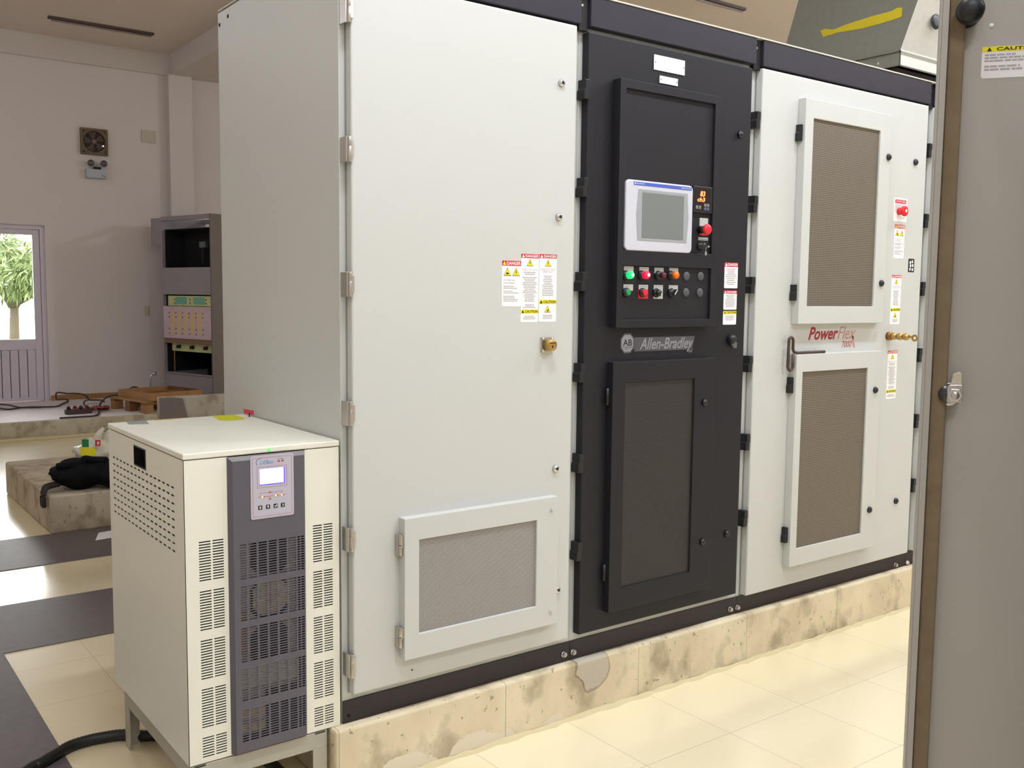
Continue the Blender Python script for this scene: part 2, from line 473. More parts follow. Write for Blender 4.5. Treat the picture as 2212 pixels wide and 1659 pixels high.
# ================================================================== RAISED CONCRETE, FLOOR RUNNERS
o = obj('concrete_platform', bx(-3.48, 7, 8.06, 9.995, 0, .185, M_conc2), None, .012, 'long rough concrete step in front of the back door wall', 'concrete plinth', loc=(0, 9, 0))
obj('daylit_top', bx(-3.48, 7, 8.12, 9.99, .185, .1875, mat('daylit_concrete', rgb(214, 204, 204), .6, var=.1, vscale=3)), o)  # thin paler slab carries the daylight on the step top in its colour
obj('skirting', bx(-3.48, 7, 8.035, 8.06, 0, .03, mat('cream_mortar', rgb(205, 190, 150), .8)), o, .004)
obj('concrete_block', bx(-.045, 1.6, 3.845, 5.35, 0, .238, M_conc3), None, .012, 'low brown concrete pad carrying the black bag', 'concrete plinth', loc=(.8, 4.6, 0))
o = obj('concrete_slab', bx(1.345, 3.4, 6.2, 6.29, 0, .56, M_conc4), None, .01, 'pale grey upright concrete slab between the wooden pallet and the tall cabinet side', 'concrete slab', loc=(2.3, 6.25, 0))
g = G()
p = [WF.inv(u, v, 'y', 6.185) for u, v in ((342, 899), (404, 900), (391, 863), (360, 861), (343, 860))]
a = p[0].x; g.prism([(1.34, 0), (1.68, 0), (1.545, .545), (1.44, .555), (1.34, .56)], 6.185, 6.199, mat('dark_board', rgb(118, 108, 102), .85, var=.1))
obj('grey_board', g, None, label='dark grey board with one slanted edge leaning flat against a pale concrete slab', cat='board', loc=(1.5, 6.19, 0))

for nm, b, lb in (('far', (-3.4, 2.2, 3.13, 3.84), 'grey rubber floor runner lying against the low concrete pad'),
                  ('mid', (-3.4, 2.2, 1.80, 2.48), 'grey rubber floor runner crossing the tiles behind the white backup unit'),
                  ('near', (-1.36, -.64, -1.6, 1.80), 'grey rubber floor runner at bottom left, running towards the viewer')):
    obj('floor_runner', bx(b[0], b[1], b[2], b[3], 0, .004, M_mat), None, label=lb, cat='mat', group='grey rubber floor runners', loc=((b[0]+b[1])/2, (b[2]+b[3])/2, 0))

# concrete plinth under the drive line
o = obj('concrete_plinth', bx(-.040, 6.2, -.04, 1.02, 0, .199, M_conc), None, .008, 'stained concrete pad under the row of tall electrical cabinets', 'concrete plinth', loc=(0, 0, 0))
g = G()
pts = [(-.05, -.043)]
x = -.05
rr = random.Random(3)
vs = []; N_ = 150
for i in range(N_+1):
    x = -.035+i*6.2/N_
    d = .046+.006*math.sin(i*1.7)+rr.uniform(-.004, .004)
    vs.append((x, -d-.012, 0)); vs.append((x, -.0405, .006+rr.uniform(0, .006)))
fs = [(2*i, 2*i+2, 2*i+3, 2*i+1) for i in range(N_)]
g.add(vs, fs, mat('cream_mortar', rgb(205, 190, 150), .8))
obj('mortar_bead', g, o)

# ================================================================== DRIVE CABINETS
ZB, ZBT, ZD0, ZD1, ZT = .2003, .2697, .298, 2.398, 2.5153
YD = -.035   # door face


def word_rows(g, x0, x1, z0, z1, y, rows, m, rng, center=True, thick=.55):
    """lines of print too fine to read: short bars"""
    dz = (z1-z0)/rows
    for i in range(rows):
        zc = z1-dz*(i+.5); L = (x1-x0)*rng.uniform(.6, 1)
        xs = (x0+x1)/2-L/2 if center else x0
        x = xs
        while x < xs+L:
            wd = min(rng.uniform(.08, .22)*(x1-x0), xs+L-x)
            if wd > .02*(x1-x0): g.box(x, x+wd*.86, y-.0003, y, zc-dz*thick/2, zc+dz*thick/2, m)
            x += wd


def tri(g, cx, z0, h, y, sym):
    w_ = h*.58
    g.prism([(cx-w_, z0), (cx+w_, z0), (cx, z0+h)], y-.0002, y, M_ink)
    g.prism([(cx-w_*.86, z0+h*.07), (cx+w_*.86, z0+h*.07), (cx, z0+h*.90)], y-.0005, y-.0001, M_yel)
    if sym == 'bolt':
        g.prism([(cx-.02*h, z0+.70*h), (cx-.1*h, z0+.38*h), (cx+.0*h, z0+.40*h), (cx-.04*h, z0+.14*h), (cx+.12*h, z0+.46*h), (cx+.02*h, z0+.44*h), (cx+.06*h, z0+.70*h)], y-.0008, y-.0002, M_ink)
    elif sym == 'arc':
        g.prism([(cx-.25*h, z0+.15*h), (cx-.1*h, z0+.22*h), (cx, z0+.15*h), (cx+.1*h, z0+.22*h), (cx+.25*h, z0+.15*h), (cx+.15*h, z0+.4*h), (cx, z0+.35*h), (cx-.12*h, z0+.48*h)], y-.0008, y-.0002, M_ink)
    else:
        g.prism([(cx-.15*h, z0+.14*h), (cx+.1*h, z0+.14*h), (cx+.18*h, z0+.45*h), (cx+.1*h, z0+.55*h), (cx, z0+.35*h), (cx-.12*h, z0+.3*h)], y-.0008, y-.0002, M_ink)


def header(g, x0, x1, z0, z1, y, word, small=False, tricol=None):
    red = word == 'DANGER'
    g.box(x0, x1, y-.0004, y, z0, z1, M_red if red else M_yel)
    c = M_white if red else M_ink
    h = z1-z0; L = x1-x0
    tx = x0+L*.12
    g.prism([(tx-h*.42, z0+h*.14), (tx+h*.42, z0+h*.14), (tx, z0+h*.88)], y-.0007, y-.0003, tricol or c)
    g.text(word, x0+L*.24, x1-L*.03, z0+h*.18, z1-h*.18, y-.0008, c, bold=.02)


def sticker(parent, r, y, style, seed=1, label=None):
    x0, x1, z0, z1 = r; g = G(); rng = random.Random(seed); H = z1-z0; L = x1-x0
    g.prism([(x0+.003, z0), (x1-.003, z0), (x1, z0+.003), (x1, z1-.003), (x1-.003, z1), (x0+.003, z1), (x0, z1-.003), (x0, z0+.003)], y-.0006, y, M_white)
    f = y-.0006; m = L*.08
    if style == 'arcflash':
        header(g, x0, x1, z1-H*.11, z1, f, 'DANGER', tricol=M_yel)
        tri(g, x0+L*.28, z1-H*.33, H*.18, f, 'arc'); tri(g, x0+L*.74, z1-H*.33, H*.18, f, 'bolt')
        g.text('Arc flash and', x0+m, x0+L*.66, z1-H*.44, z1-H*.405, f-.0003, M_dink); g.text('shock hazard', x0+m, x0+L*.66, z1-H*.50, z1-H*.465, f-.0003, M_dink)
        word_rows(g, x0+m, x1-m, z0+H*.38, z0+H*.46, f, 2, M_gink, rng, False); word_rows(g, x0+m, x1-m, z0+H*.28, z0+H*.35, f, 2, M_gink, rng, False)
        word_rows(g, x0+m, x1-m, z0+H*.10, z0+H*.24, f, 4, M_gink, rng, False)
    elif style == 'hv1':
        header(g, x0, x1, z1-H*.06, z1, f, 'DANGER'); tri(g, (x0+x1)/2, z1-H*.175, H*.105, f, 'bolt')
        g.text('HIGH VOLTAGE', x0+m, x1-m, z1-H*.245, z1-H*.215, f-.0003, M_gink); word_rows(g, x0+m*2, x1-m*2, z1-H*.31, z1-H*.255, f, 2, M_gink, rng)
        word_rows(g, x0+m, x1-m, z0+H*.30, z1-H*.33, f, 15, M_gink, rng); word_rows(g, x0+m, x1-m, z0+H*.21, z0+H*.27, f, 3, M_gink, rng)
        header(g, x0, x1, z0+H*.13, z0+H*.19, f, 'CAUTION'); word_rows(g, x0+m, x1-m, z0+H*.04, z0+H*.10, f, 3, M_gink, rng)
    elif style == 'hv2':
        header(g, x0, x1, z1-H*.06, z1, f, 'DANGER'); tri(g, (x0+x1)/2, z1-H*.18, H*.105, f, 'bolt')
        g.text('HIGH VOLTAGE', x0+m, x1-m, z1-H*.24, z1-H*.21, f-.0003, M_gink); g.text('KEEP OUT', x0+L*.2, x1-L*.2, z1-H*.275, z1-H*.247, f-.0003, M_gink)
        word_rows(g, x0+m*2, x1-m*2, z1-H*.62, z1-H*.31, f, 12, M_gink, rng)
        header(g, x0, x1, z0+H*.265, z0+H*.33, f, 'CAUTION'); tri(g, (x0+x1)/2, z0+H*.14, H*.105, f, 'hand'); word_rows(g, x0+m*2, x1-m*2, z0+H*.04, z0+H*.11, f, 4, M_gink, rng)
    elif style == 'danger':
        header(g, x0, x1, z1-H*.17, z1, f, 'DANGER'); word_rows(g, x0+m, x1-m, z0+H*.12, z1-H*.22, f, 9, M_gink, rng)
    elif style == 'caution':
        header(g, x0, x1, z1-H*.22, z1, f, 'CAUTION'); word_rows(g, x0+m, x1-m, z0+H*.3, z1-H*.3, f, 5, M_gink, rng)
    elif style == 'donot':
        g.box(x0+m, x1-m, f-.0004, f, z1-H*.23, z1-H*.07, M_red); g.text('DO NOT OPEN', x0+m*1.8, x1-m*1.8, z1-H*.20, z1-H*.10, f-.0006, M_white)
        word_rows(g, x0+m, x1-m, z0+H*.38, z1-H*.27, f, 7, M_gink, rng, False); word_rows(g, x0+L*.5, x1-m, z0+H*.12, z0+H*.2, f, 2, M_gink, rng)
    elif style == 'cautionwide':
        header(g, x0, x1, z1-H*.17, z1, f, 'CAUTION'); word_rows(g, x0+m*.6, x1-m, z0+H*.50, z1-H*.22, f, 3, M_gink, rng, False, .6)
        word_rows(g, x0+m*.6, x1-m, z0+H*.22, z0+H*.42, f, 2, M_gink, rng, False, .6)
    return obj('warning_label', g, parent, label=label)


def steel_hinge(parent, x, z, y, h=.078, m=None, name='hinge'):
    m = m or M_steel; g = G()
    g.box(x-.010, x-.004, y-.002, YD+.036, z-h/2, z+h/2, m)
    g.lathe((x, y-.004, z-h/2), (0, 0, 1), [(0, .0058), (h*.62, .0058)], m, 12)
    g.lathe((x, y-.004, z+h*.125), (0, 0, 1), [(0, .0052), (h*.375, .0052)], m, 12)
    g.box(x, x+.013, y-.006, y-.001, z-h*.32, z+h*.5-h*.14, m)
    return obj(name, g, parent, .001)


def black_hinge(parent, x, z, y=-.02, h=.066):
    g = G()
    g.prism([(x-.013, z-h/2), (x+.009, z-h/2), (x+.009, z-.002), (x+.013, z+.004), (x+.013, z+h/2), (x-.008, z+h/2), (x-.008, z+.004), (x-.013, z-.004)], y-.022, y+.0+(-y-.001), M_hblk)
    return obj('hinge', g, parent, .0015)


def bolt_knob(parent, u, v, y, r, m_out, m_in, name='latch', fr=WF, depth=.012):
    p = fr.inv(u, v, 'y', y-depth); g = G()
    g.lathe((p.x, y, p.z), (0, -1, 0), [(0, r), (depth*.55, r), (depth*.75, r*.86), (depth, r*.62), (depth, r*.45)], m_out, 20)
    g.lathe((p.x, y-depth, p.z), (0, -1, 0), [(-.001, r*.5), (.0012, r*.42)], m_in, 12)
    return obj(name, g, parent)


def frame_box(x0, x1, z0, z1, y0, y1, ox0, ox1, oz0, oz1, m, back=.004):
    """hollow shallow door: outer box with a through window"""
    g = G()
    g.box(x0, ox0, y0, y1, z0, z1, m).box(ox1, x1, y0, y1, z0, z1, m).box(ox0, ox1, y0, y1, z0, oz0, m).box(ox0, ox1, y0, y1, oz1, z1, m)
    return g


def louvre_door(parent, x0, x1, z0, z1, y, t, win, m, mm, hinges, hm):
    """raised filter door with wire mesh"""
    yf = y-t; ox0, ox1, oz0, oz1 = win
    g = G()
    vs = []
    for yy in (yf, y):
        vs += [(x0, yy, z0), (x1, yy, z0), (x1, yy, z1), (x0, yy, z1), (ox0, yy, oz0), (ox1, yy, oz0), (ox1, yy, oz1), (ox0, yy, oz1)]
    fs = [(0, 1, 5, 4), (1, 2, 6, 5), (2, 3, 7, 6), (3, 0, 4, 7), (8, 9, 1, 0), (9, 10, 2, 1), (10, 11, 3, 2), (11, 8, 0, 3),
          (4, 5, 13, 12), (5, 6, 14, 13), (6, 7, 15, 14), (7, 4, 12, 15), (9, 8, 12, 13), (10, 9, 13, 14), (11, 10, 14, 15), (8, 11, 15, 12)]
    g.add(vs, fs, m)
    d = obj('filter_door', g, parent, .002)
    gm = bx(ox0-.005, ox1+.005, yf+.008, yf+.012, oz0-.005, oz1+.005, mm)
    obj('wire_mesh', gm, d)
    for (hx, hz) in hinges:
        if hm == 'black': 
            gg = G(); h = .066
            gg.prism([(hx-.014, hz-h/2), (hx+.012, hz-h/2), (hx+.012, hz), (hx+.016, hz+.005), (hx+.016, hz+h/2), (hx-.010, hz+h/2), (hx-.010, hz+.004), (hx-.014, hz-.002)], y-.024, y-.0005, M_hblk)
            obj('hinge', gg, d, .0015)
        elif hm == 'small':
            gg = G(); gg.cyl((hx, y-.014, hz-.03), (hx, y-.014, hz+.03), .006, M_hblk, 10).box(hx, x0+.004, y-.018, y-.010, hz-.028, hz+.028, M_hblk)
            obj('hinge', gg, d)
        else:
            gg = G(); h = .066
            gg.box(hx-.010, hx-.004, y-.016, y-.0005, hz-h/2, hz+h/2, M_steel)
            gg.lathe((hx, y-.018, hz-h/2), (0, 0, 1), [(0, .0075), (h*.48, .0075)], M_steel, 12); gg.lathe((hx, y-.018, hz+.001), (0, 0, 1), [(0, .0075), (h*.48, .0075)], M_steel, 12)
            gg.box(hx, x0+.003, y-.026, y-.014, hz-h*.1, hz+h*.45, M_steel)
            obj('hinge', gg, d, .001)
    return d, yf


HZ = [2.200, 1.873, 1.553, 1.237, .919, .604]


def cabinet(x0, x1, label, name='drive_cabinet'):
    t = thing(name, label, 'electrical cabinet', (x0, 0, 0))
    e = .0008
    g = G(); e_ = .022
    # open-fronted steel carcass: sides, back, roof, floor and the front frame around the door
    g.box(x0+e, x0+.004, 0, .95, ZB, ZT-.012, M_cab).box(x1-.004, x1-e, 0, .95, ZB, ZT-.012, M_cab)
    g.box(x0+.004, x1-.004, .946, .95, ZB, ZT-.012, M_cab)
    g.box(x0+.004, x1-.004, .004, .946, ZT-.016, ZT-.012, M_cab)
    g.box(x0+.004, x1-.004, 0, .004, ZBT, ZT-.016, M_cab)
    obj('body', g, t, .001)
    obj('base_channel', G().box(x0+e, x1-e, -.004, -.0002, ZB, ZBT, M_base).box(x0+e, x1-e, -.0042, -.0002, ZB, ZB+.004, M_base), t)
    return t


def bonnet(t, x0, x1, capl=True, lab='charcoal top trim'):
    g = G(); g.box(x0+.024, x1-.018, YD, -.0003, ZD1+.012, ZT-.006, M_trim)
    obj('top_trim', g, t, .003)
    g = G(); g.box(x0-.018, x0+.022, -.022, -.0003, ZD1-.004, ZT-.008, M_hblk); g.cyl((x0-.006, -.022, 2.475), (x0-.006, -.026, 2.475), .005, M_steel, 10)
    if capl: obj('corner_cap', g, t, .002)
    obj('roof_edge', bx(x0+.001, x1-.001, YD-.003, .95, ZT-.0055, ZT, mat('beige_roof', rgb(205, 200, 186), .5)), t, .001)


# ---- unit A
A = cabinet(0, .9, 'tall light grey cabinet at the left end, three stickers side by side on its door')
bonnet(A, 0, .9, False)
dg = G(); dg.box(.022, .865, YD, -.001, ZD0-.002, ZD1+.004, M_cab)
dA = obj('door', dg, A, .005)
obj('door_gasket_line', bx(.0195, .868, -.0022, -.0003, ZD0-.005, ZD1+.007, M_gap), A)
for v, u in ((-14, 741), (322, 744), (614, 748), (893, 752), (1165, 756), (1437, 757)):
    z = WF.inv(u, v, 'y', -.03).z if v > 0 else 2.302
    steel_hinge(dA, .0135, z, -.038, .072)
for u, v in ((1217, 178), (1211, 468), (1204, 1013), (1207, 1275)):
    bolt_knob(dA, u, v, YD, .0125, M_chrome, M_hblk)
p = WF.inv(890, 1447, 'y', YD); obj('screw_hole', G().cyl((p.x, YD+.001, p.z), (p.x, YD-.0006, p.z), .003, M_dark, 12), dA)
sticker(dA, WF.rect(1084.5, 562.5, 1124.5, 662, YD), YD, 'arcflash', 1, 'short arc flash sticker')
sticker(dA, WF.rect(1125.8, 548, 1162, 696, YD), YD, 'hv1', 2, 'long danger sticker')
sticker(dA, WF.rect(1165.5, 548.5, 1200.5, 695, YD), YD, 'hv2', 3, 'long keep out sticker')
# key interlock
x0, x1, z0, z1 = WF.rect(1165, 729, 1196, 760, YD)
cx, cz = (x0+x1)/2, (z0+z1)/2
g = bx(cx-.027, cx+.027, YD-.005, YD, cz-.027, cz+.027, M_steel)
lk = obj('key_interlock', g, dA, .003)
for sx in (-1, 1):
    for sz in (-1, 1): obj('screw', G().lathe((cx+sx*.0195, YD-.005, cz+sz*.0195), (0, -1, 0), [(0, .006), (.004, .0055), (.006, .003)], M_chrome, 12), lk)
g = G(); g.lathe((cx, YD-.005, cz), (0, -1, 0), [(0, .020), (.026, .020), (.028, .0185)], M_brass, 28)
g.box(cx-.0135, cx+.0135, YD-.0345, YD-.0332, cz+.006, cz+.009, M_edge); g.box(cx-.002, cx+.002, YD-.0345, YD-.0332, cz-.010, cz-.001, M_edge)
obj('lock_barrel', g, lk, label='brass lock barrel')
# filter door A
x0, x1, z0, z1 = WF.rect(874.4, 1122, 1202.5, 1345, YD-.033)
wx = WF.rect(906, 1166.6, 1158, 1308, YD-.033)
z1 = (WF.inv(874.4, 1122, 'y', YD-.033).z+WF.inv(1203.5, 1071.6, 'y', YD-.033).z)/2
z0 = (WF.inv(872, 1431, 'y', YD-.033).z+WF.inv(1202, 1345, 'y', YD-.033).z)/2
wz1 = (WF.inv(906, 1166.6, 'y', YD-.033).z+WF.inv(1159, 1123.5, 'y', YD-.033).z)/2
wz0 = (WF.inv(905.6, 1371.6, 'y', YD-.033).z+WF.inv(1158, 1308, 'y', YD-.033).z)/2
d, yf = louvre_door(A, x0, x1, z0, z1, YD, .033, (wx[0], wx[1], wz0, wz1), M_cab, M_meshA,
                    [(x0-.006, WF.inv(860, 1175, 'y', YD).z), (x0-.006, WF.inv(859, 1373, 'y', YD).z)], 'steel')
for u, v in ((1191.6, 1099.5), (1189.6, 1320)):
    p = WF.inv(u, v, 'y', yf); obj('screw', G().lathe((p.x, yf, p.z), (0, -1, 0), [(0, .008), (.003, .008), (.003, .0055), (.007, .0050)], M_cab, 6, False), d)

# ---- unit B
B = cabinet(.9, 1.8, 'tall charcoal black cabinet with touch screen and rows of push buttons')
bonnet(B, .9, 1.8)
dg = G(); dg.box(.915, 1.760, YD, -.001, ZD0, ZD1-.006, M_blk)
dB = obj('door', dg, B, .004)
for z in HZ: black_hinge(dB, .9075, z)
g = G()
d, yf = louvre_door(B, *[*WF.rect(1324.8, 783, 1531, 1290, YD-.030)[:2]], (WF.inv(1320, 1316, 'y', YD-.03).z+WF.inv(1527, 1278, 'y', YD-.03).z*1)/2,
                    (WF.inv(1324.8, 783, 'y', YD-.03).z+WF.inv(1534.8, 773.6, 'y', YD-.03).z)/2, YD, .03,
                    (WF.inv(1348, 1000, 'y', YD-.03).x, WF.inv(1496, 1000, 'y', YD-.03).x,
                     (WF.inv(1344.6, 1269.5, 'y', YD-.03).z+WF.inv(1492, 1235, 'y', YD-.03).z)/2,
                     (WF.inv(1350.8, 826.6, 'y', YD-.03).z+WF.inv(1500.5, 817, 'y', YD-.03).z)/2), M_blk, M_meshB,
                    [(1.018, WF.inv(1311, 857, 'y', YD-.014).z), (1.018, WF.inv(1306, 1237, 'y', YD-.014).z)], 'small')
M_knobd = mat('dark_chrome', rgb(70, 70, 74), .25, .9)
bolt_knob(d, 1526, 870, yf, .013, M_knobd, M_hblk)
bolt_knob(d, 1521, 1172, yf, .013, M_knobd, M_hblk)
bolt_knob(dB, 1603, 290, YD, .014, M_knobd, M_hblk); bolt_knob(dB, 1574, 1154, YD, .014, M_knobd, M_hblk)
p = WF.inv(1585, 733, 'y', YD-.02); g = G()
g.lathe((p.x, YD, p.z), (0, -1, 0), [(0, .019), (.016, .018), (.022, .014), (.026, .008)], M_hblk, 20)
g.prism([(p.x+.004, p.z-.002), (p.x-.012, p.z-.010), (p.x+.010, p.z-.036), (p.x+.026, p.z-.034), (p.x+.026, p.z-.014)], YD-.016, YD-.008, mat('handle_grey', rgb(98, 98, 100), .4))
obj('door_handle', g, dB, .002)
for i, (r, s) in enumerate((((1565.5, 566.5, 1592.5, 623), 'danger'), ((1563.5, 627, 1590.5, 669), 'danger'), ((1562, 672, 1589.5, 701), 'caution'))):
    sticker(dB, WF.rect(*r, YD), YD, s, 10+i, ('upper danger sticker', 'lower danger sticker', 'small caution sticker')[i])
for (r, lb) in (((1412.5, 118, 1477.8, 163.5), 'larger blank nameplate'), ((1424.5, 163, 1463, 186.5), 'smaller blank nameplate')):
    a = WF.rect(*r, YD); h = WF.inv(r[0], r[3]-12 if 'larger' in lb else r[3]-6, 'y', YD).z
    zt = (a[3]+WF.inv(r[2], r[1]+(13 if 'larger' in lb else 8), 'y', YD).z)/2
    zb = (a[2]+WF.inv(r[0], r[3]-(13 if 'larger' in lb else 7), 'y', YD).z)/2
    g = bx(a[0], a[1], YD-.003, YD, zb, zt, mat('nameplate_white', rgb(250, 250, 250), .25, spec=.8))
    for q in (a[0]+.006, a[1]-.006): g.cyl((q, YD-.003, (zb+zt)/2), (q, YD-.0042, (zb+zt)/2), .0028, M_dink, 8)
    obj('nameplate', g, dB, .0008, lb)

# operator panel (raised, two framed recesses)
t = .038; yP = YD-t
px0 = WF.inv(1336, 440, 'y', yP).x; px1 = WF.inv(1553, 450, 'y', yP).x
pz1 = (WF.inv(1341.5, 169, 'y', yP).z+WF.inv(1564, 209, 'y', yP).z)/2; pz0 = (WF.inv(1329, 711, 'y', yP).z+WF.inv(1543, 703, 'y', yP).z)/2
rx0, rx1 = px0+.028, WF.inv(1540, 450, 'y', yP).x
uz0 = WF.inv(1536, 549, 'y', yP).z; uz1 = WF.inv(1551, 226, 'y', yP).z
lz0 = WF.inv(1531, 689, 'y', yP).z; lz1 = WF.inv(1535, 580, 'y', yP).z
rec = .010
g = G()
g.slots(px0, px1, pz0, pz1, [(rx0, rx1, uz0, uz1), (rx0, rx1, lz0, lz1)], M_blk, lambda a, z, d: (a, yP+d, z), rec)
g.box(px0, px1, yP+rec, YD+.001, pz0, pz1, M_blk)
op = obj('operator_panel', g, B, .0015)
yR = yP+rec
# touch screen terminal
def mid(u0, v0, u1, v1, y, ax): return (getattr(WF.inv(u0, v0, 'y', y), ax)+getattr(WF.inv(u1, v1, 'y', y), ax))/2
yT = yR-.012
tx0 = mid(1354, 387, 1349, 541, yT, 'x'); tx1 = mid(1499, 401, 1493, 547, yT, 'x'); tz1 = mid(1354, 387, 1499, 401, yT, 'z'); tz0 = mid(1349, 541, 1493, 547, yT, 'z')
M_term = mat('terminal_grey', rgb(203, 203, 212), .4); M_bez = mat('bezel_grey', rgb(158, 160, 164), .45)
def rrect(x0, x1, z0, z1, r, n=5):
    o_ = []
    for cx_, cz_, a_ in ((x1-r, z0+r, -PI/2), (x1-r, z1-r, 0), (x0+r, z1-r, PI/2), (x0+r, z0+r, PI)):
        for i in range(n+1):
            o_.append((cx_+r*math.cos(a_+i*PI/2/n), cz_+r*math.sin(a_+i*PI/2/n)))
    return o_
tp = obj('touch_terminal', G().prism(rrect(tx0, tx1, tz0, tz1, .018), yT, yR, M_term), op, .004)
bx0 = mid(1380, 410, 1376, 519.5, yT, 'x'); bx1 = mid(1485.5, 417.5, 1482, 524, yT, 'x'); bz1 = mid(1380, 410, 1485.5, 417.5, yT, 'z'); bz0 = mid(1376, 519.5, 1482, 524, yT, 'z')
bc = (bz0+bz1)/2
obj('bezel', G().prism([(bx0, bz0), (bx1, bz0), (bx1+.008, bc), (bx1, bz1), (bx0, bz1), (bx0-.008, bc)], yT-.0012, yT+.0001, M_bez), tp)
sx0 = mid(1388, 416, 1385, 514, yT, 'x'); sx1 = mid(1478, 424, 1473.6, 518, yT, 'x'); sz1 = mid(1388, 416, 1478, 424, yT, 'z'); sz0 = mid(1385, 514, 1473.6, 518, yT, 'z')
obj('screen', bx(sx0, sx1, yT-.0020, yT-.0010, sz0, sz1, mat('grey_display', rgb(118, 124, 122), .25, spec=.6)), tp)
b0 = mid(1370, 394, 1368, 396, yT, 'x'); b1 = mid(1494, 407, 1494, 408, yT, 'x')
zc = mid(1370, 395.5, 1494, 408.5, yT, 'z')
g = bx(b0, b1, yT-.0010, yT+.0001, zc-.0055, zc+.0055, mat('stripe_blue', rgb(70, 95, 190), .5))
g.text('Allen-Bradley', b0+.012, b0+.052, zc-.003, zc+.003, yT-.0013, M_white); g.text('PanelView Plus 1000', b1-.055, b1-.006, zc-.0028, zc+.0028, yT-.0013, M_white)
g.cyl((b0+.006, yT-.001, zc), (b0+.006, yT-.0015, zc), .003, M_white, 8)
obj('blue_stripe', g, tp)
# temperature indicator
yC = yR-.010
c0 = mid(1499, 400, 1497.5, 459, yC, 'x'); c1 = mid(1540, 406, 1537.6, 461, yC, 'x'); cz1 = mid(1499, 400, 1540, 406, yC, 'z'); cz0 = mid(1497.5, 459, 1537.6, 461, yC, 'z')
c0 = max(c0, tx1+.001); cw = c1-c0; ch = cz1-cz0
M_led = mat('red_led', rgb(255, 40, 20), .5, emit=(1, .10, .03, 1), estr=9)
g = bx(c0, c1, yC, yR, cz0, cz1, M_hblk)
ti = obj('temperature_indicator', g, op, .002)
g = bx(c0+cw*.08, c1-cw*.1, yC-.0006, yC, cz0+ch*.1, cz1-ch*.08, mat('tinted_window', rgb(28, 12, 14), .15)); 
g.box(c0+cw*.12, c0+cw*.24, yC-.0012, yC-.0005, cz0+ch*.14, cz0+ch*.27, M_dink); g.box(c0+cw*.28, c0+cw*.40, yC-.0012, yC-.0005, cz0+ch*.14, cz0+ch*.27, M_dink)
for i in range(2):
    for j in range(2): g.box(c0+cw*(.56+.15*i), c0+cw*(.68+.15*i), yC-.0012, yC-.0005, cz0+ch*(.11+.14*j), cz0+ch*(.22+.14*j), M_dink if j else mat('key_blue', rgb(80, 90, 130), .5))
obj('front_panel', g, ti)
g = G(); g.text('83', c0+cw*.34, c0+cw*.60, cz0+ch*.62, cz0+ch*.82, yC-.0010, M_led, .15, .02); g.text('ch3', c0+cw*.20, c0+cw*.60, cz0+ch*.42, cz0+ch*.58, yC-.0010, M_led, .15, .02)
obj('red_digits', g, ti)
# emergency stop + plate
M_silver = mat('legend_silver', rgb(196, 198, 194), .45, .2)
a = WF.rect(1511, 470.5, 1528.5, 489, yR)
g = bx(a[0], a[1], yR-.002, yR, a[2], a[3], M_silver); a2 = WF.rect(1510, 489, 1528, 509, yR); g.box(a[0], a[1], yR-.002, yR, a2[2], a[2], M_red)
e = WF.inv(1530.5, 495.6, 'y', yR-.045)
g.box(a[0], a[1], yR-.0022, yR, a2[2], a2[2]+.001, M_red)
es = obj('emergency_stop', g, op)
g = G(); g.lathe((e.x, yR-.002, e.z), (0, -1, 0), [(0, .014), (.030, .012)], M_hblk, 20)
obj('collar', g, es)
g = G(); g.lathe((e.x, yR-.030, e.z), (0, -1, 0), [(0, .015), (.004, .0195), (.012, .020), (.016, .017), (.018, .006)], mat('button_red', rgb(214, 38, 52), .35), 28)
obj('mushroom_button', g, es)
# key switch
a = WF.rect(1508.5, 512.5, 1528.5, 520, yR)
g = bx(a[0], a[1], yR-.0015, yR, a[2], a[3], M_silver); g.box(a[0]+.004, a[1]-.004, yR-.0018, yR-.0012, a[2]+.003, a[3]-.005, M_dink)
e = WF.inv(1517, 531, 'y', yR-.012)
g.lathe((e.x, yR, e.z), (0, -1, 0), [(0, .016), (.006, .016), (.008, .013), (.022, .0125)], M_hblk, 20); 
ks = obj('key_switch', g, op)
g = G(); g.box(e.x+.006, e.x+.016, yR-.034, yR-.022, e.z-.006, e.z, M_chrome)
g.prism(rrect(e.x-.004, e.x+.006, e.z-.036, e.z-.022, .003, 3), yR-.030, yR-.028, M_chrome); g.cyl((e.x+.003, yR-.029, e.z-.004), (e.x+.001, yR-.029, e.z-.024), .0012, M_steel, 6)
obj('key', g, ks, label='small silver key')

# pilot lights and push buttons
M_plug = mat('grey_plug', rgb(78, 78, 82), .55)
def lens(nm, c, e, s): return mat(nm, c, .18, emit=e, estr=s, coat=.3)
L_g = lens('lens_green_lit', rgb(20, 200, 80), (.0, .9, .12, 1), 1.6)
L_r = lens('lens_red_lit', rgb(235, 20, 40), (1, .0, .03, 1), 1.8)
L_core = mat('lamp_core', rgb(255, 255, 255), .3, emit=(1, 1, 1, 1), estr=7)
L_d = lens('lens_red_dark', rgb(92, 14, 24), None, 0); L_o = lens('lens_amber', rgb(226, 116, 22), None, 0)


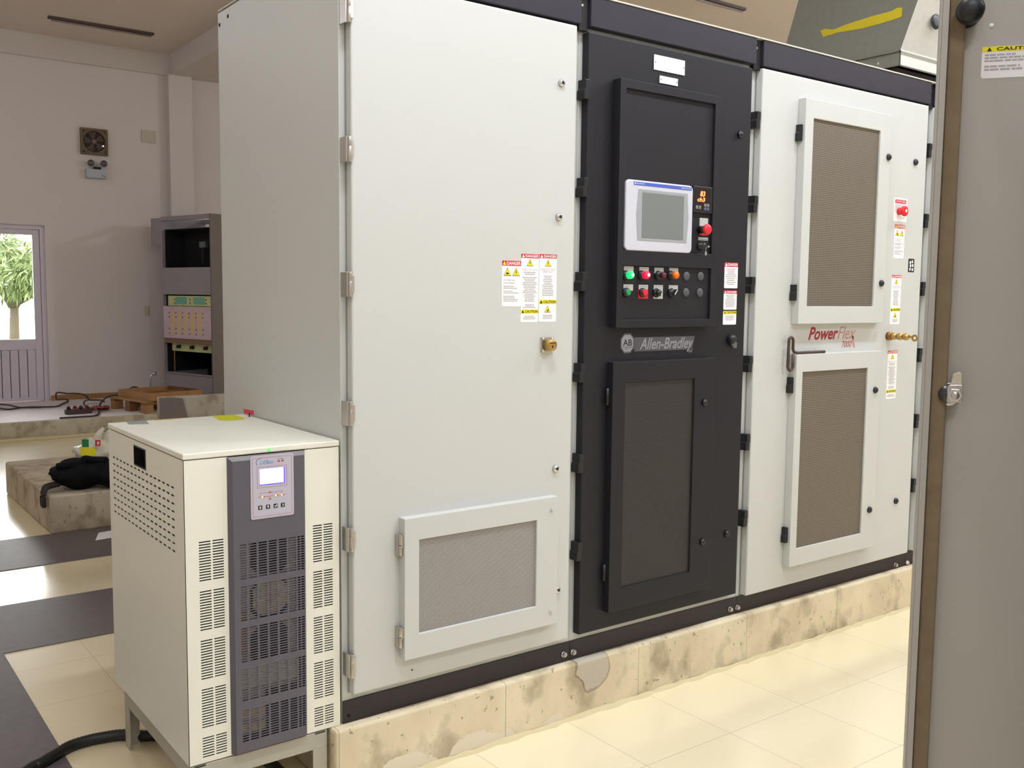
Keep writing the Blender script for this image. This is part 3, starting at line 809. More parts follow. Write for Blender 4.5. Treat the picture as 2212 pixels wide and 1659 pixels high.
def unit(u, v, kind, plate=None, nm='pilot_light', lab=None):
    dep = {'plug': .006, 'green_btn': .018, 'red_btn': .018, 'sel': .022, 'selw': .026}.get(kind, .032)
    p = WF.inv(u, v, 'y', yR-dep); x, z = p.x, p.z
    g = G()
    if plate:
        a = WF.rect(*plate, yR)
        g.box(a[0], a[1], yR-.0015, yR, z-.021 if kind == 'sel' else z+.006, a[3], M_silver)
        g.box(a[0]+.005, a[1]-.005, yR-.0018, yR-.0013, a[3]-.0065, a[3]-.0035, M_gink)
        if kind == 'red_btn': g.box(a[0]-.001, a[1]+.001, yR-.0017, yR, z-.022, a[2], M_red)
    if kind == 'plug':
        g.lathe((x, yR, z), (0, -1, 0), [(0, .0165), (.003, .0165), (.006, .013), (.0065, .004)], M_plug, 24)
        obj('blanking_plug', g, op); return
    body = M_hblk if kind not in ('dark',) else L_d
    b = x
    g.lathe((b, yR, z), (0, -1, 0), [(0, .0165), (.006, .0165), (.008, .0145), (max(.012, dep-.012), .0138)], M_hblk if kind != 'dark' else M_hblk, 22)
    o = obj(nm, g, op, label=lab)
    g = G(); y1 = yR-max(.012, dep-.012)
    if kind in ('g', 'r', 'dark', 'o'):
        m = {'g': L_g, 'r': L_r, 'dark': L_d, 'o': L_o}[kind]
        rr_ = .0135 if kind != 'dark' else .0105
        g.lathe((b, y1, z), (0, -1, 0), [(0, rr_), (.012, rr_), (.017, rr_*.85), (.020, rr_*.45), (.0205, .001)], m, 22)
        o2 = obj('lens', g, o)
        if kind in 'gr': obj('glowing_core', G().lathe((b, y1-.0195, z), (0, -1, 0), [(0, .0052), (.002, .0048), (.003, .002)], L_core, 12), o)
    elif kind == 'green_btn': obj('button_cap', G().lathe((b, y1, z), (0, -1, 0), [(0, .0105), (.006, .0105), (.0068, .009)], mat('button_green', rgb(26, 150, 84), .4), 22), o)
    elif kind == 'red_btn': obj('button_cap', G().lathe((b, y1, z), (0, -1, 0), [(0, .0115), (.008, .0115), (.0088, .010)], mat('button_red', rgb(214, 38, 52), .35), 22), o)
    elif kind == 'sel':
        g.lathe((b, y1, z), (0, -1, 0), [(0, .012), (.010, .011)], M_hblk, 22); g.box(b+.006, b+.008, y1-.0105, y1-.0095, z-.009, z+.001, M_white); obj('selector_knob', g, o)
    elif kind == 'selw':
        dx, dz = .62, .78
        q = [(b-.010*dx-.004*dz, z-.010*dz+.004*dx), (b-.010*dx+.004*dz, z-.010*dz-.004*dx), (b+.014*dx+.003*dz, z+.014*dz-.003*dx), (b+.014*dx-.003*dz, z+.014*dz+.003*dx)]
        g.prism(q, y1-.012, y1, M_hblk)
        q = [(b-.008*dx-.0014*dz, z-.008*dz+.0014*dx), (b-.008*dx+.0014*dz, z-.008*dz-.0014*dx), (b+.013*dx+.0014*dz, z+.013*dz-.0014*dx), (b+.013*dx-.0014*dz, z+.013*dz+.0014*dx)]
        g.prism(q, y1-.0128, y1-.0118, mat('pointer_white', rgb(250, 250, 250), .4)); obj('selector_knob', g, o)


unit(1363.5, 594, 'g', (1347.5, 575, 1367.5, 598), lab='pilot light glowing green'); unit(1398, 594, 'r', (1381, 576.5, 1400.5, 599), lab='pilot light glowing red')
unit(1434, 594.5, 'dark', (1413.5, 578, 1432.5, 600), lab='unlit dark red pilot light'); unit(1461, 594.5, 'o', (1445.5, 578.5, 1464, 600), lab='unlit amber pilot light')
unit(1358.5, 631.5, 'green_btn', (1346.5, 614, 1366.5, 638), 'push_button', 'green push button'); unit(1394, 632, 'red_btn', (1379.5, 615, 1399, 625), 'push_button', 'red push button')
unit(1426, 633, 'sel', (1412, 615.5, 1431, 640), 'selector_switch', 'black selector switch'); unit(1460, 632.5, 'selw', (1444.5, 616, 1463, 640), 'selector_switch', 'selector switch with white pointer')
for u, v in ((1484.5, 596.5), (1515, 597), (1483.5, 632), (1513.5, 632)): unit(u, v, 'plug')

# maker's mark in silver: octagon and slanted lettering
M_sil = mat('silver_print', rgb(166, 168, 178), .5, .1); M_sild = mat('dull_silver_print', rgb(98, 98, 106), .5, .1)
yl = YD-.0006
o0 = WF.inv(1355, 741.5, 'y', YD); ow = (WF.inv(1369.5, 741, 'y', YD).x-WF.inv(1340, 742, 'y', YD).x)/2; oh = (WF.inv(1355, 720, 'y', YD).z-WF.inv(1355, 763, 'y', YD).z)/2
def octo(k, f=.45): return [(o0.x+k*ow*a, o0.z+k*oh*b) for a, b in ((-f, -1), (f, -1), (1, -f), (1, f), (f, 1), (-f, 1), (-1, f), (-1, -f))]
g = G()
g.prism(octo(1), yl, YD, M_sild); g.prism(octo(.84, .5), yl-.0004, YD, M_sil)
g.box(o0.x-ow*.78, o0.x+ow*.78, yl-.0007, yl, o0.z-oh*.40, o0.z-oh*.36, M_blk)
g.text('AB', o0.x-ow*.66, o0.x+ow*.66, o0.z-oh*.25, o0.z+oh*.38, yl-.0008, M_blk, bold=.01); g.text('QUALITY', o0.x-ow*.42, o0.x+ow*.42, o0.z-oh*.62, o0.z-oh*.5, yl-.0008, M_blk)
tA = WF.inv(1370, 742, 'y', YD); tB = WF.inv(1381, 755, 'y', YD); tC = WF.inv(1497, 741, 'y', YD)
zt = WF.inv(1440, 729, 'y', YD).z; zb = WF.inv(1440, 755, 'y', YD).z; hh = zt-zb
g.prism([(tA.x, zb-.003), (tC.x-.006, zb-.003), (tC.x+.008, zt+.003), (tA.x, zt+.003)], yl+.0002, YD, M_sild)
g.prism([(tC.x-.026, zb-.014), (tC.x-.006, zb-.014), (tC.x+.0, zb), (tC.x-.022, zb)], yl+.0002, YD, M_sild)
g.text('Allen-Bradley', tB.x, tC.x, zb-.010, zt, yl-.0004, M_sil, .32, .015)
obj('silver_logo', g, dB)

# ---- unit C
Cc = cabinet(1.8, 3.05, 'tall light grey cabinet with two brown mesh filter doors and red lettering between them')
bonnet(Cc, 1.8, 3.05)
dC = obj('door', G().box(1.822, 3.018, YD, -.001, ZD0-.022, ZD1+.004, M_cab), Cc, .005)
obj('door_gasket_line', bx(1.8195, 3.0205, -.0022, -.0003, ZD0-.024, ZD1+.006, M_gap), Cc)
for z in HZ: black_hinge(dC, 1.802, z, -.016)
t = .036; yU = YD-t
def quad(TL, TR, BR, BL, y):
    return ((WF.inv(*TL, 'y', y).x+WF.inv(*BL, 'y', y).x)/2, (WF.inv(*TR, 'y', y).x+WF.inv(*BR, 'y', y).x)/2,
            (WF.inv(*BL, 'y', y).z+WF.inv(*BR, 'y', y).z)/2, (WF.inv(*TL, 'y', y).z+WF.inv(*TR, 'y', y).z)/2)
q = quad((1746, 212), (1933.5, 249.5), (1902, 696.5), (1720, 701), yU); wn = quad((1761.5, 257), (1906, 282), (1883.5, 661.8), (1740, 661.8), yU)
du, yf = louvre_door(Cc, q[0], q[1], q[2], q[3], YD, t, wn, M_cab, M_meshC, [(q[0]-.004, WF.inv(1727, 286, 'y', YD-.02).z), (q[0]-.004, WF.inv(1708, 632, 'y', YD-.02).z)], 'black')
q2 = quad((1714, 766), (1903.7, 758), (1866.5, 1185.7), (1703, 1225.5), yU); q2 = (q[0], q[1], q2[2], q2[3])
wn = quad((1733.4, 803.5), (1876, 795), (1859, 1153), (1720.6, 1185), yU)
dl, yf = louvre_door(Cc, q2[0], q2[1], q2[2], q2[3], YD, t, wn, M_cab, M_meshC, [(q2[0]-.004, WF.inv(1700, 833, 'y', YD-.02).z), (q2[0]-.004, WF.inv(1690, 1158, 'y', YD-.02).z)], 'black')
for dd, u, v, y in ((du, 1924, 339, yU), (du, 1908, 612, yU), (dl, 1895, 843, yU), (dl, 1882, 1102, yU), (dC, 1982, 350, YD), (dC, 1939, 1083, YD)):
    p = WF.inv(u, v, 'y', y-.01)
    if dd is not dC: pass
    bolt_knob(dd if p.x < q[1] else dC, u, v, y if p.x < q[1] else YD, .0145, mat('latch_dark', rgb(50, 48, 54), .35, .4), M_hblk)
sticker(dC, quad((1932, 428), (1960, 428.5), (1957.5, 479), (1929.5, 478.5), YD), YD, 'donot', 21, 'red topped notice beside the red switch')
sticker(dC, quad((1933, 485.5), (1954.5, 485.5), (1951, 558), (1929.5, 558), YD), YD, 'arcflash', 22, 'arc flash sticker')
sticker(dC, quad((1926.5, 594), (1948, 594), (1941.5, 701), (1921.8, 700), YD), YD, 'hv2', 23, 'keep out sticker')
sticker(dC, quad((1918, 757), (1939, 757), (1933, 861), (1913.6, 862), YD), YD, 'hv1', 24, 'lowest danger sticker')
a = quad((1962.5, 559), (1975, 559), (1974, 588), (1961, 588), YD)
g = G().prism(rrect(a[0], a[1], a[2], a[3], .004), YD-.0006, YD, M_ink); L_ = a[1]-a[0]; H_ = a[3]-a[2]
for i, (fx, fz) in enumerate(((.2, .62), (.55, .68), (.25, .38), (.62, .40), (.2, .12), (.6, .10))):
    g.box(a[0]+L_*fx, a[0]+L_*(fx+.22), YD-.001, YD-.0005, a[2]+H_*fz, a[2]+H_*(fz+.2), M_white)
obj('pictogram_plate', g, dC)
p = WF.inv(1952, 456, 'y', YD-.025); g = G()
M_swr = mat('switch_red', rgb(226, 30, 40), .4)
g.lathe((p.x, YD, p.z), (0, -1, 0), [(0, .016), (.012, .016), (.014, .013), (.024, .013), (.026, .024), (.034, .024), (.037, .018), (.038, .008)], M_swr, 24)
g.lathe((p.x, YD-.038, p.z), (0, -1, 0), [(0, .008), (.002, .006)], M_white, 12)
obj('red_rotary_switch', g, dC)
# row of captive brass keys
p = WF.inv(1922, 726, 'y', YD-.01); g = G()
g.lathe((p.x, YD, p.z), (0, -1, 0), [(0, .019), (.018, .019)], mat('old_brass', rgb(140, 98, 48), .4, .7), 20)
kl = obj('key_interlock', g, dC, label='brass key interlock')
g = G()
for k in range(3): g.lathe((p.x, YD-.018-k*.030, p.z), (0, -1, 0), [(0, .013), (.010, .016), (.020, .016), (.028, .010)], M_brass, 20)
obj('lock_barrel', g, kl)
g = G(); yk = YD-.112
g.prism([(p.x-.003, p.z-.004), (p.x+.003, p.z-.004), (p.x+.003, p.z+.004), (p.x-.003, p.z+.004)], yk-.010, yk+.006, M_brass)
vs = []; n = 16
for i in range(n):
    a_ = 2*PI*i/n
    for r_ in (.007, .016): vs += [(p.x-.002, yk-.022+r_*math.cos(a_), p.z-.004+r_*math.sin(a_)), (p.x+.002, yk-.022+r_*math.cos(a_), p.z-.004+r_*math.sin(a_))]
fs = []
for i in range(n):
    j = (i+1) % n; A_, B_ = 4*i, 4*j
    fs += [(A_, B_, B_+2, A_+2), (A_+1, A_+3, B_+3, B_+1), (A_+2, B_+2, B_+3, A_+3), (A_, A_+1, B_+1, B_)]
g.add(vs, fs, M_brass); obj('key', g, kl)
# red lettering
g = G(); M_lr = mat('print_red', rgb(158, 36, 52), .5); M_lr2 = mat('print_red_pale', rgb(196, 140, 136), .5)
yl = YD-.0005
def lx(u, v): return WF.inv(u, v, 'y', YD)
zb = (lx(1746, 735).z+lx(1813, 733).z)/2; zt = lx(1780, 706).z
g.text('Power', lx(1745.5, 733).x, lx(1810, 730).x, zb, zt, yl, M_lr, .35, .025)
g.text('Flex', lx(1809, 730).x, lx(1848, 726).x, zb, zt, yl, M_lr2, .35, .005)
g.prism([(lx(1843, 740).x, lx(1843, 750.5).z), (lx(1847, 740).x, lx(1847, 750.5).z), (lx(1843.5, 720).x, lx(1843, 726).z), (lx(1839, 720).x, lx(1839, 726).z)], yl, YD, M_lr2)
g.text('7000', lx(1817.5, 742).x, lx(1839, 742).x, lx(1828, 750).z, lx(1830, 736.5).z, yl, M_lr, .35, 0)
obj('red_lettering', g, dC)

# ---- unit D (mostly hidden)
Dd = cabinet(3.05, 4.3, 'light grey cabinet at the far right, mostly hidden behind the open door in front')
bonnet(Dd, 3.05, 4.3)
dD = obj('door', G().box(3.072, 4.268, YD, -.001, ZD0-.022, ZD1+.004, M_cab), Dd, .005)
obj('door_gasket_line', bx(3.0695, 4.2705, -.0022, -.0003, ZD0-.024, ZD1+.006, M_gap), Dd)
for z in HZ: black_hinge(dD, 3.046, z, -.016)

# bolts in the base channel
for par, pts_ in ((A, ((1221, 1415),)), (B, ((1241, 1410), (1580, 1317))), (Cc, ((1595.5, 1313), (1937, 1221))), (Dd, ())):
    for u, v in pts_:
        p = WF.inv(u, v, 'y', -.012); g = G()
        g.lathe((p.x, -.004, p.z), (0, -1, 0), [(0, .0115), (.002, .0115)], M_chrome, 16); g.lathe((p.x, -.006, p.z), (0, -1, 0), [(0, .0095), (.007, .0095)], M_steel, 6, False); g.lathe((p.x, -.013, p.z), (0, -1, 0), [(0, .005), (.005, .0045)], M_chrome, 10)
        obj('bolt', g, par)
g = G().lathe((3.069, -.004, WF.inv(1949, 1219, 'y', -.01).z), (0, -1, 0), [(0, .0115), (.002, .0115), (.002, .0095), (.009, .0095), (.009, .005), (.013, .004)], M_chrome, 12)
obj('bolt', g, Dd)
p = WF.inv(753, 1546, 'y', -.004); obj('bolt_hole', G().cyl((p.x, -.003, p.z), (p.x, -.0052, p.z), .005, M_dark, 12), A)
for i, (yy, zz) in enumerate(((.905, 2.452), (.80, 2.488))):
    p = WF.inv((474, 492)[i], (54, 35)[i], 'x', 0); obj('screw_hole', G().cyl((.0012, p.y, p.z), (-.0006, p.y, p.z), .007, M_dark, 12), A)

# crank tool lying on the lower filter door
g = G(); yk = YD-.024; rod = .0062
def lp(u, v): q_ = WF.inv(u, v, 'y', yk); return (q_.x, yk, q_.z)
zt_ = q2[3]+rod
pts = [(WF.inv(1781, 760, 'y', yk).x, yk, zt_), (WF.inv(1740, 762, 'y', yk).x, yk, zt_), (q2[0]+.015, yk, zt_)]
c = q2[0]-.012
top = WF.inv(1701, 729, 'y', yk).z; bot = WF.inv(1696, 801, 'y', yk).z; rl = .014
pts += [(c+.008, yk, zt_+.004), (c, yk, zt_+.016), (c, yk, top-rl)]
for i in range(1, 8): pts.append((c-rl+rl*math.cos(PI*i/8), yk, top-rl+rl*math.sin(PI*i/8)))
pts += [(c-2*rl, yk, top-rl), (c-2*rl-.002, yk, bot+rl)]
for i in range(1, 8): pts.append((c-rl-.002-rl*math.cos(PI*i/8), yk-.002, bot+rl-rl*math.sin(PI*i/8)))
pts += [(c-.001, yk-.003, bot+rl), (c-.001, yk-.003, bot+rl+.055)]
g.tube(pts, rod, mat('rusty_rod', rgb(84, 66, 58), .5, .4), 10)
obj('crank_rod', g, None, label='thin brown bent metal rod hooked over the top of a mesh filter door', cat='tool', loc=(c, yk, bot))

# ---- duct above the row
g = G()
XD = 3.31; pb = WF.inv(1945, 142, 'x', XD); zf0 = pb.z; zf1 = WF.inv(1949, 109, 'x', XD).z; yn = pb.y
pf = WF.inv(1699, 100, 'x', XD); pt_ = WF.inv(1725, 0, 'x', XD); pn = WF.inv(1985, 0, 'x', XD)
yfar = pf.y+.06
def up(z): # near and far edges climb towards the aisle
    k = (z-zf1)/(pn.z-zf1); kf = (z-zf1)/(pt_.z-zf1)
    return yn+.006+(pn.y-yn)*k, yfar+(pt_.y-yfar)*kf*(1 if z < pt_.z else 1)
W_ = 1.0
levels = [zf1, zf1+.25, zf1+.55, zf1+.9]
vs = []
for k, z in enumerate(levels):
    a_, b_ = up(z); a_ -= .03*max(0, k-1); sp = .02*k
    vs += [(XD, a_, z), (XD+W_, a_, z), (XD+W_, b_, z), (XD, b_, z)]
for k in range(len(levels)-1):
    o_ = 4*k; q4 = vs
    g.add([vs[o_+3], vs[o_], vs[o_+4], vs[o_+7]], [(0, 1, 2, 3)], M_galv)
    g.add([vs[o_], vs[o_+1], vs[o_+5], vs[o_+4]], [(0, 1, 2, 3)], M_galvb)
    g.add([vs[o_+1], vs[o_+2], vs[o_+6], vs[o_+5]], [(0, 1, 2, 3)], M_galv)
    g.add([vs[o_+2], vs[o_+3], vs[o_+7], vs[o_+6]], [(0, 1, 2, 3)], M_galv)
g.add([vs[-4], vs[-3], vs[-2], vs[-1]], [(0, 1, 2, 3)], M_galv)
DT = thing('ventilation_duct', 'sloping galvanised sheet metal duct with a yellow paint streak above the far cabinets', 'duct', (XD, yn, ZT))
obj('duct_body', g, DT)
g = G()
g.box(XD-.006, XD+W_+.006, yn, yn+.004, zf0, zf1, M_galvb).box(XD-.006, XD, yn, yfar, zf0, zf1, M_galv).box(XD+W_, XD+W_+.006, yn, yfar, zf0, zf1, M_galv).box(XD-.006, XD+W_+.006, yfar-.004, yfar, zf0, zf1, M_galv)
g.box(XD-.022, XD-.006, yn-.012, yfar, zf1-.006, zf1, M_galv).box(XD-.022, XD+W_+.02, yn-.014, yn, zf1-.006, zf1, M_galvb); g.box(XD-.016, XD-.006, yn-.01, yfar, zf0, zf0+.005, M_galv).box(XD-.016, XD+W_, yn-.014, yn, zf0, zf0+.005, M_galvb)
g.cyl((XD-.007, yn+.35, zf0+.03), (XD-.012, yn+.35, zf0+.03), .006, M_chrome, 8); g.cyl((XD-.007, yn+.12, zf0+.03), (XD-.012, yn+.12, zf0+.03), .006, M_chrome, 8)
obj('flange', g, DT, .001)
g = G(); g.box(XD+.06, XD+W_-.05, yn+.06, yfar-.06, ZT, zf0+.01, mat('dark_curb', rgb(58, 50, 50), .6)); obj('curb', g, DT)
# yellow streak
def sd(u, v): q_ = WF.inv(u, v, 'x', XD-.0015); return (XD-.0015, q_.y, q_.z)
st_ = [(1772, 66), (1778, 80), (1810, 70), (1860, 62), (1905, 50), (1937, 40), (1948, 36), (1949, 16), (1938, 17), (1925, 24), (1880, 36), (1830, 52), (1800, 64), (1783, 62)]
g = G().add([sd(*q_) for q_ in st_], [tuple(range(len(st_)))], M_ypaint); obj('yellow_paint_streak', g, DT)
k = up(WF.inv(2018, 45, 'y', yn).z)[0]
p = WF.inv(2018, 45, 'y', k); g = G().lathe((p.x+.02, k+.004, p.z), (0, -1, 0), [(0, .040), (.006, .038), (.007, .02)], M_hblk, 20); obj('black_plug', g, DT)

# ================================================================== BATTERY BACKUP UNIT ON ITS STAND
UX0, UX1, UY0, UY1, UZ0, UZ1 = -.466, -.006, -.003, .746, .2, 1.0716
U = thing('backup_power_unit', 'white floor-standing battery backup unit with a slate grey front strip and small lit display', 'power unit', ((UX0+UX1)/2, .37, UZ0))
zl = UZ1-.019
# side with dashed slots and grip
holes = []
for r in range(9):
    zc = .966-r*.0224
    for c in range(16):
        yc = .092+c*.0396
        holes.append((yc-.0125, yc+.0125, zc-.0028, zc+.0028))
gh = (.338, .452, .980, 1.034)
g = G(); g.slots(UY0, UY1, UZ0, zl, holes+[gh], M_ups, lambda a, z, d: (UX0+d, a, z), .0015)
f_ = g.f; g.f = [list(reversed(q_)) for q_ in f_]
sd_ = obj('side_panel', g, U)
g = G(); g.box(UX0+.028, UX0+.030, gh[0]-.004, gh[1]+.004, gh[2]-.004, gh[3]+.004, M_dark)
for a_ in ((gh[0]-.004, gh[0]), (gh[1], gh[1]+.004)): g.box(UX0-.001, UX0+.03, a_[0], a_[1], gh[2]-.004, gh[3]+.004, M_hblk)
g.box(UX0-.001, UX0+.03, gh[0], gh[1], gh[2]-.004, gh[2], M_hblk).box(UX0-.001, UX0+.03, gh[0], gh[1], gh[3], gh[3]+.004, M_hblk)
obj('grip_recess', g, sd_)
g = bx(UX1-.0015, UX1, UY0, UY1, UZ0, zl, M_ups); g.box(UX0+.0015, UX1-.0015, UY1-.0015, UY1, UZ0, zl, M_ups); g.box(UX0+.0015, UX1-.0015, UY0+.0015, UY1-.0015, UZ0, UZ0+.002, M_ups)
obj('casing', g, U)
g = G(); g.box(UX0-.0015, UX1+.0005, UY0-.002, UY1+.002, zl+.002, UZ1, M_ups); obj('lid', g, U, .003)
# front wings with slots
def wing(x0, x1, cols):
    hs = []
    for b in range(5):
        zt_ = .8245-b*.1385
        for r in range(15 if b < 4 else 8):
            zc = zt_-r*.00762
            for c0_, c1_ in cols: hs.append((c0_, c1_, zc-.0018, zc+.0018))
    g_ = G(); g_.slots(x0, x1, UZ0, zl, hs, M_ups, lambda a, z, d: (a, UY0+d, z), .0015)
    return obj('front_wing', g_, U)
wing(UX0, -.345, ((-.428, -.395), (-.390, -.359))); wing(-.116, UX1, ((-.092, -.063), (-.058, -.029)))
# dark centre strip with slots (fans behind)
yS = UY0-.014
hs = []; cols = ((-.318, -.300), (-.294, -.270), (-.264, -.240), (-.234, -.210), (-.204, -.180), (-.174, -.152), (-.147, -.139), (-.136, -.126))
for b in range(5):
    zt_ = .803-b*.1195
    for r in range(14 if b < 3 else 13):
        zc = zt_-r*.0073
        for c0_, c1_ in cols: hs.append((c0_, c1_, zc-.0020, zc+.0020))
g = G(); g.slots(-.336, -.124, UZ0+.004, zl-.012, hs, M_upsd, lambda a, z, d: (a, yS+d, z), .0015)
for xa, xb in ((-.336, -.347), (-.124, -.1165)):
    s_ = 1 if xa > xb else -1
    q_ = [(xa, yS, UZ0+.004), (xb, UY0+.0, UZ0+.004), (xb, UY0, zl-.001), (xa, yS, zl-.012)]
    g.add(q_, [(3, 2, 1, 0) if s_ < 0 else (0, 1, 2, 3)], M_upsd)
g.add([(-.336, yS, zl-.012), (-.124, yS, zl-.012), (-.1165, UY0-.0, zl-.001), (-.347, UY0-.0, zl-.001)], [(0, 1, 2, 3)], mat('slate_light', rgb(128, 124, 122), .45))
g.add([(-.336, yS, UZ0+.004), (-.124, yS, UZ0+.004), (-.1165, UY0, UZ0+.004), (-.347, UY0, UZ0+.004)], [(3, 2, 1, 0)], M_upsd)
cs = obj('centre_strip', g, U)
# what shows behind the slots: fan openings and boards
yb = yS+.010
M_back = mat('inner_grey_brown', rgb(150, 142, 136), .7)
g = bx(-.334, -.150, yb, yb+.002, UZ0+.01, zl-.02, M_back); g.box(-.150, -.120, yb+.012, yb+.014, UZ0+.01, zl-.02, M_dark)
g.box(UX0+.004, -.352, UY0+.012, UY0+.014, UZ0+.01, zl-.02, M_dark).box(-.112, UX1-.004, UY0+.012, UY0+.014, UZ0+.01, zl-.02, M_dark)  # dark sheets stand in for the shaded inside behind the wing slots
obj('plate_and_shade_sheets', g, U)
def octx(cx_, cz_, a_, b_, c_=.45):
    return [(cx_+a_*p_, cz_+b_*q_) for p_, q_ in ((-c_, -1), (c_, -1), (1, -c_), (1, c_), (c_, 1), (-c_, 1), (-1, c_), (-1, -c_))]
for k, v_ in enumerate((1196, 1291, 1388)):
    zc = WF.inv(583, v_, 'y', yb).z; xc = WF.inv(583, v_, 'y', yb).x; a_ = .058; b_ = .057
    g = G().prism(octx(xc, zc, a_, b_, .55), yb-.0015, yb-.0001, M_dark)  # dark octagon painted for the shade in the fan hole
    if k == 1: g.prism(octx(xc, zc+.004, a_*.88, b_*.84, .55), yb-.0030, yb-.0014, mat('filter_beige', rgb(188, 176, 150), .8)); g.box(xc-.002, xc+.002, yb-.0036, yb-.0028, zc-.045, zc+.05, mat('rib_brown', rgb(140, 110, 90), .8))
    else:
        g.lathe((xc, yb-.0014, zc), (0, -1, 0), [(0, .014), (.002, .013)], M_hblk, 16)
        for i in range(6):
            t_ = 2*PI*i/6; g.box(xc+.03*math.cos(t_)-.002, xc+.03*math.cos(t_)+.002, yb-.0024, yb-.0014, zc+.03*math.sin(t_)-.002, zc+.03*math.sin(t_)+.002, M_hblk)
    obj('fan_opening', g, U)
g = G(); g.box(-.332, -.15, yb-.0030, yb-.0002, .385, .445, mat('board_pale', rgb(190, 186, 176), .7)).box(-.245, -.15, yb-.0032, yb-.0002, .236, .372, M_dark)
g.box(-.332, -.250, yb-.0030, yb-.0002, .300, .325, mat('board_tan', rgb(196, 172, 130), .7)).box(-.332, -.250, yb-.0030, yb-.0002, .262, .282, mat('board_tan', rgb(196, 172, 130), .7)).box(-.332, -.30, yb-.0030, yb-.0002, .49, .61, mat('board_brown', rgb(150, 112, 84), .7))
g.box(-.332, -.15, yb-.0034, yb-.0002, .23, .252, M_dark)
obj('circuit_board', g, U)
# display fascia
yF = yS-.0015
fx0 = mid(541, 987, 542, 1124, yF, 'x'); fx1 = mid(634, 977, 635, 1110, yF, 'x'); fz1 = mid(541, 987, 634, 977, yF, 'z'); fz0 = mid(543, 1125, 634, 1110, yF, 'z')
M_fas = mat('fascia_silver', rgb(186, 184, 196), .45); M_fr = mat('fascia_red', rgb(196, 104, 108), .5)
fw, fh = fx1-fx0, fz1-fz0
def fp(a_, b_): return fx0+fw*a_, fz0+fh*b_
g = G().prism(rrect(fx0, fx1, fz0, fz1, .006), yF, yS-.0001, M_fas)
fas = obj('display_fascia', g, cs)
def band(g, a0, b0, a1, b1, m, t_=.0009, y=None):
    x0, z0 = fp(a0, b0); x1, z1 = fp(a1, b1); y = y or yF
    g.box(x0, x1, y-.0003, y, z0, z0+t_, m).box(x0, x1, y-.0003, y, z1-t_, z1, m).box(x0, x0+t_, y-.0003, y, z0+t_, z1-t_, m).box(x1-t_, x1, y-.0003, y, z0+t_, z1-t_, m)
g = G(); band(g, .045, .035, .955, .965, M_fr); band(g, .15, .49, .84, .82, M_fr)
x0, z0 = fp(.22, .86); x1, z1 = fp(.52, .92)
M_lb = mat('logo_blue', rgb(86, 142, 200), .5); M_lbd = mat('logo_dark_blue', rgb(30, 90, 150), .5)
g.text('LIEBao', x0, x1, z0, z1, yF-.0004, M_lb, .2)
for i in range(7):
    a_ = PI*.5+i*.36; cx_, cz_ = fp(.24, .895)
    g.box(cx_+.014*math.cos(a_)-.0013, cx_+.014*math.cos(a_)+.0013, yF-.0004, yF, cz_+.011*math.sin(a_)-.001, cz_+.011*math.sin(a_)+.001, M_lbd)
for i in range(2):
    x0, z0 = fp(.62+.09*i, .875); g.box(x0, x0+.008, yF-.0003, yF, z0, z0+.005, M_fr); g.box(x0+.002, x0+.006, yF-.0005, yF-.0002, z0+.0015, z0+.0032, M_ink)
x0, z0 = fp(.61, .915); word_rows(g, x0, x0+.022, z0, z0+.003, yF, 1, M_dink, random.Random(5))
# mimic diagram
def seg(a0, b0, a1, b1):
    x0, z0 = fp(a0, b0); x1, z1 = fp(a1, b1); w_ = .0005
    g.box(min(x0, x1)-w_, max(x0, x1)+w_, yF-.0003, yF, min(z0, z1)-w_, max(z0, z1)+w_, M_fr)
seg(.16, .345, .83, .345); seg(.22, .345, .22, .405); seg(.22, .405, .72, .405); seg(.72, .405, .72, .345); seg(.44, .345, .44, .30)
for a_, b_ in ((.44, .405), (.44, .30)):
    x0, z0 = fp(a_, b_); g.box(x0-.004, x0+.004, yF-.0005, yF, z0-.0022, z0+.0022, M_fr)
M_ledy = mat('led_yellow', rgb(255, 200, 60), .4, emit=(1, .62, .12, 1), estr=4)
for a_ in (.27, .58, .72):
    x0, z0 = fp(a_, .345); g.box(x0-.004, x0+.005, yF-.0005, yF, z0-.0025, z0+.0025, M_fr); g.cyl((x0-.001, yF-.0004, z0), (x0-.001, yF-.0012, z0), .0022, M_ledy, 10)
M_btn = mat('key_black', rgb(34, 26, 28), .4)
for i, a_ in enumerate((.165, .345, .52, .69)):
    x0, z0 = fp(a_, .145); s_ = .0118
    g.prism(rrect(x0, x0+s_, z0, z0+s_*1.02, .0012, 2), yF-.0006, yF, M_btn); c_ = x0+s_/2; m_ = z0+s_*.55; y_ = yF-.0009
    if i == 0: g.prism([(c_-.0013, z0+.003), (c_+.0013, z0+.003), (c_+.0013, m_), (c_+.003, m_), (c_, z0+.0104), (c_-.003, m_), (c_-.0013, m_)], y_, yF, M_white)
    elif i == 1: g.prism([(c_-.0013, z0+.0105), (c_-.0013, m_), (c_-.003, m_), (c_, z0+.003), (c_+.003, m_), (c_+.0013, m_), (c_+.0013, z0+.0105)], y_, yF, M_white)
    elif i == 2: g.box(c_+.002, c_+.0038, y_, yF, m_-.001, m_+.004, M_white).box(c_-.001, c_+.0038, y_, yF, m_-.0018, m_-.0002, M_white).prism([(c_-.0042, m_-.001), (c_-.001, m_-.0032), (c_-.001, m_+.0012)], y_, yF, M_white)
    else:
        for k in range(9):
            an = -2.0+k*.5; g.box(c_+.003*math.cos(an)-.0005, c_+.003*math.cos(an)+.0005, y_, yF, m_+.003*math.sin(an)-.0005, m_+.003*math.sin(an)+.0005, M_white)
        g.box(c_-.001, c_+.001, y_, yF, m_-.0012, m_+.0012, M_white)
    word_rows(g, x0+.002, x0+s_-.002, z0+.0006, z0+.0018, yF-.0006, 1, M_gink, random.Random(i))
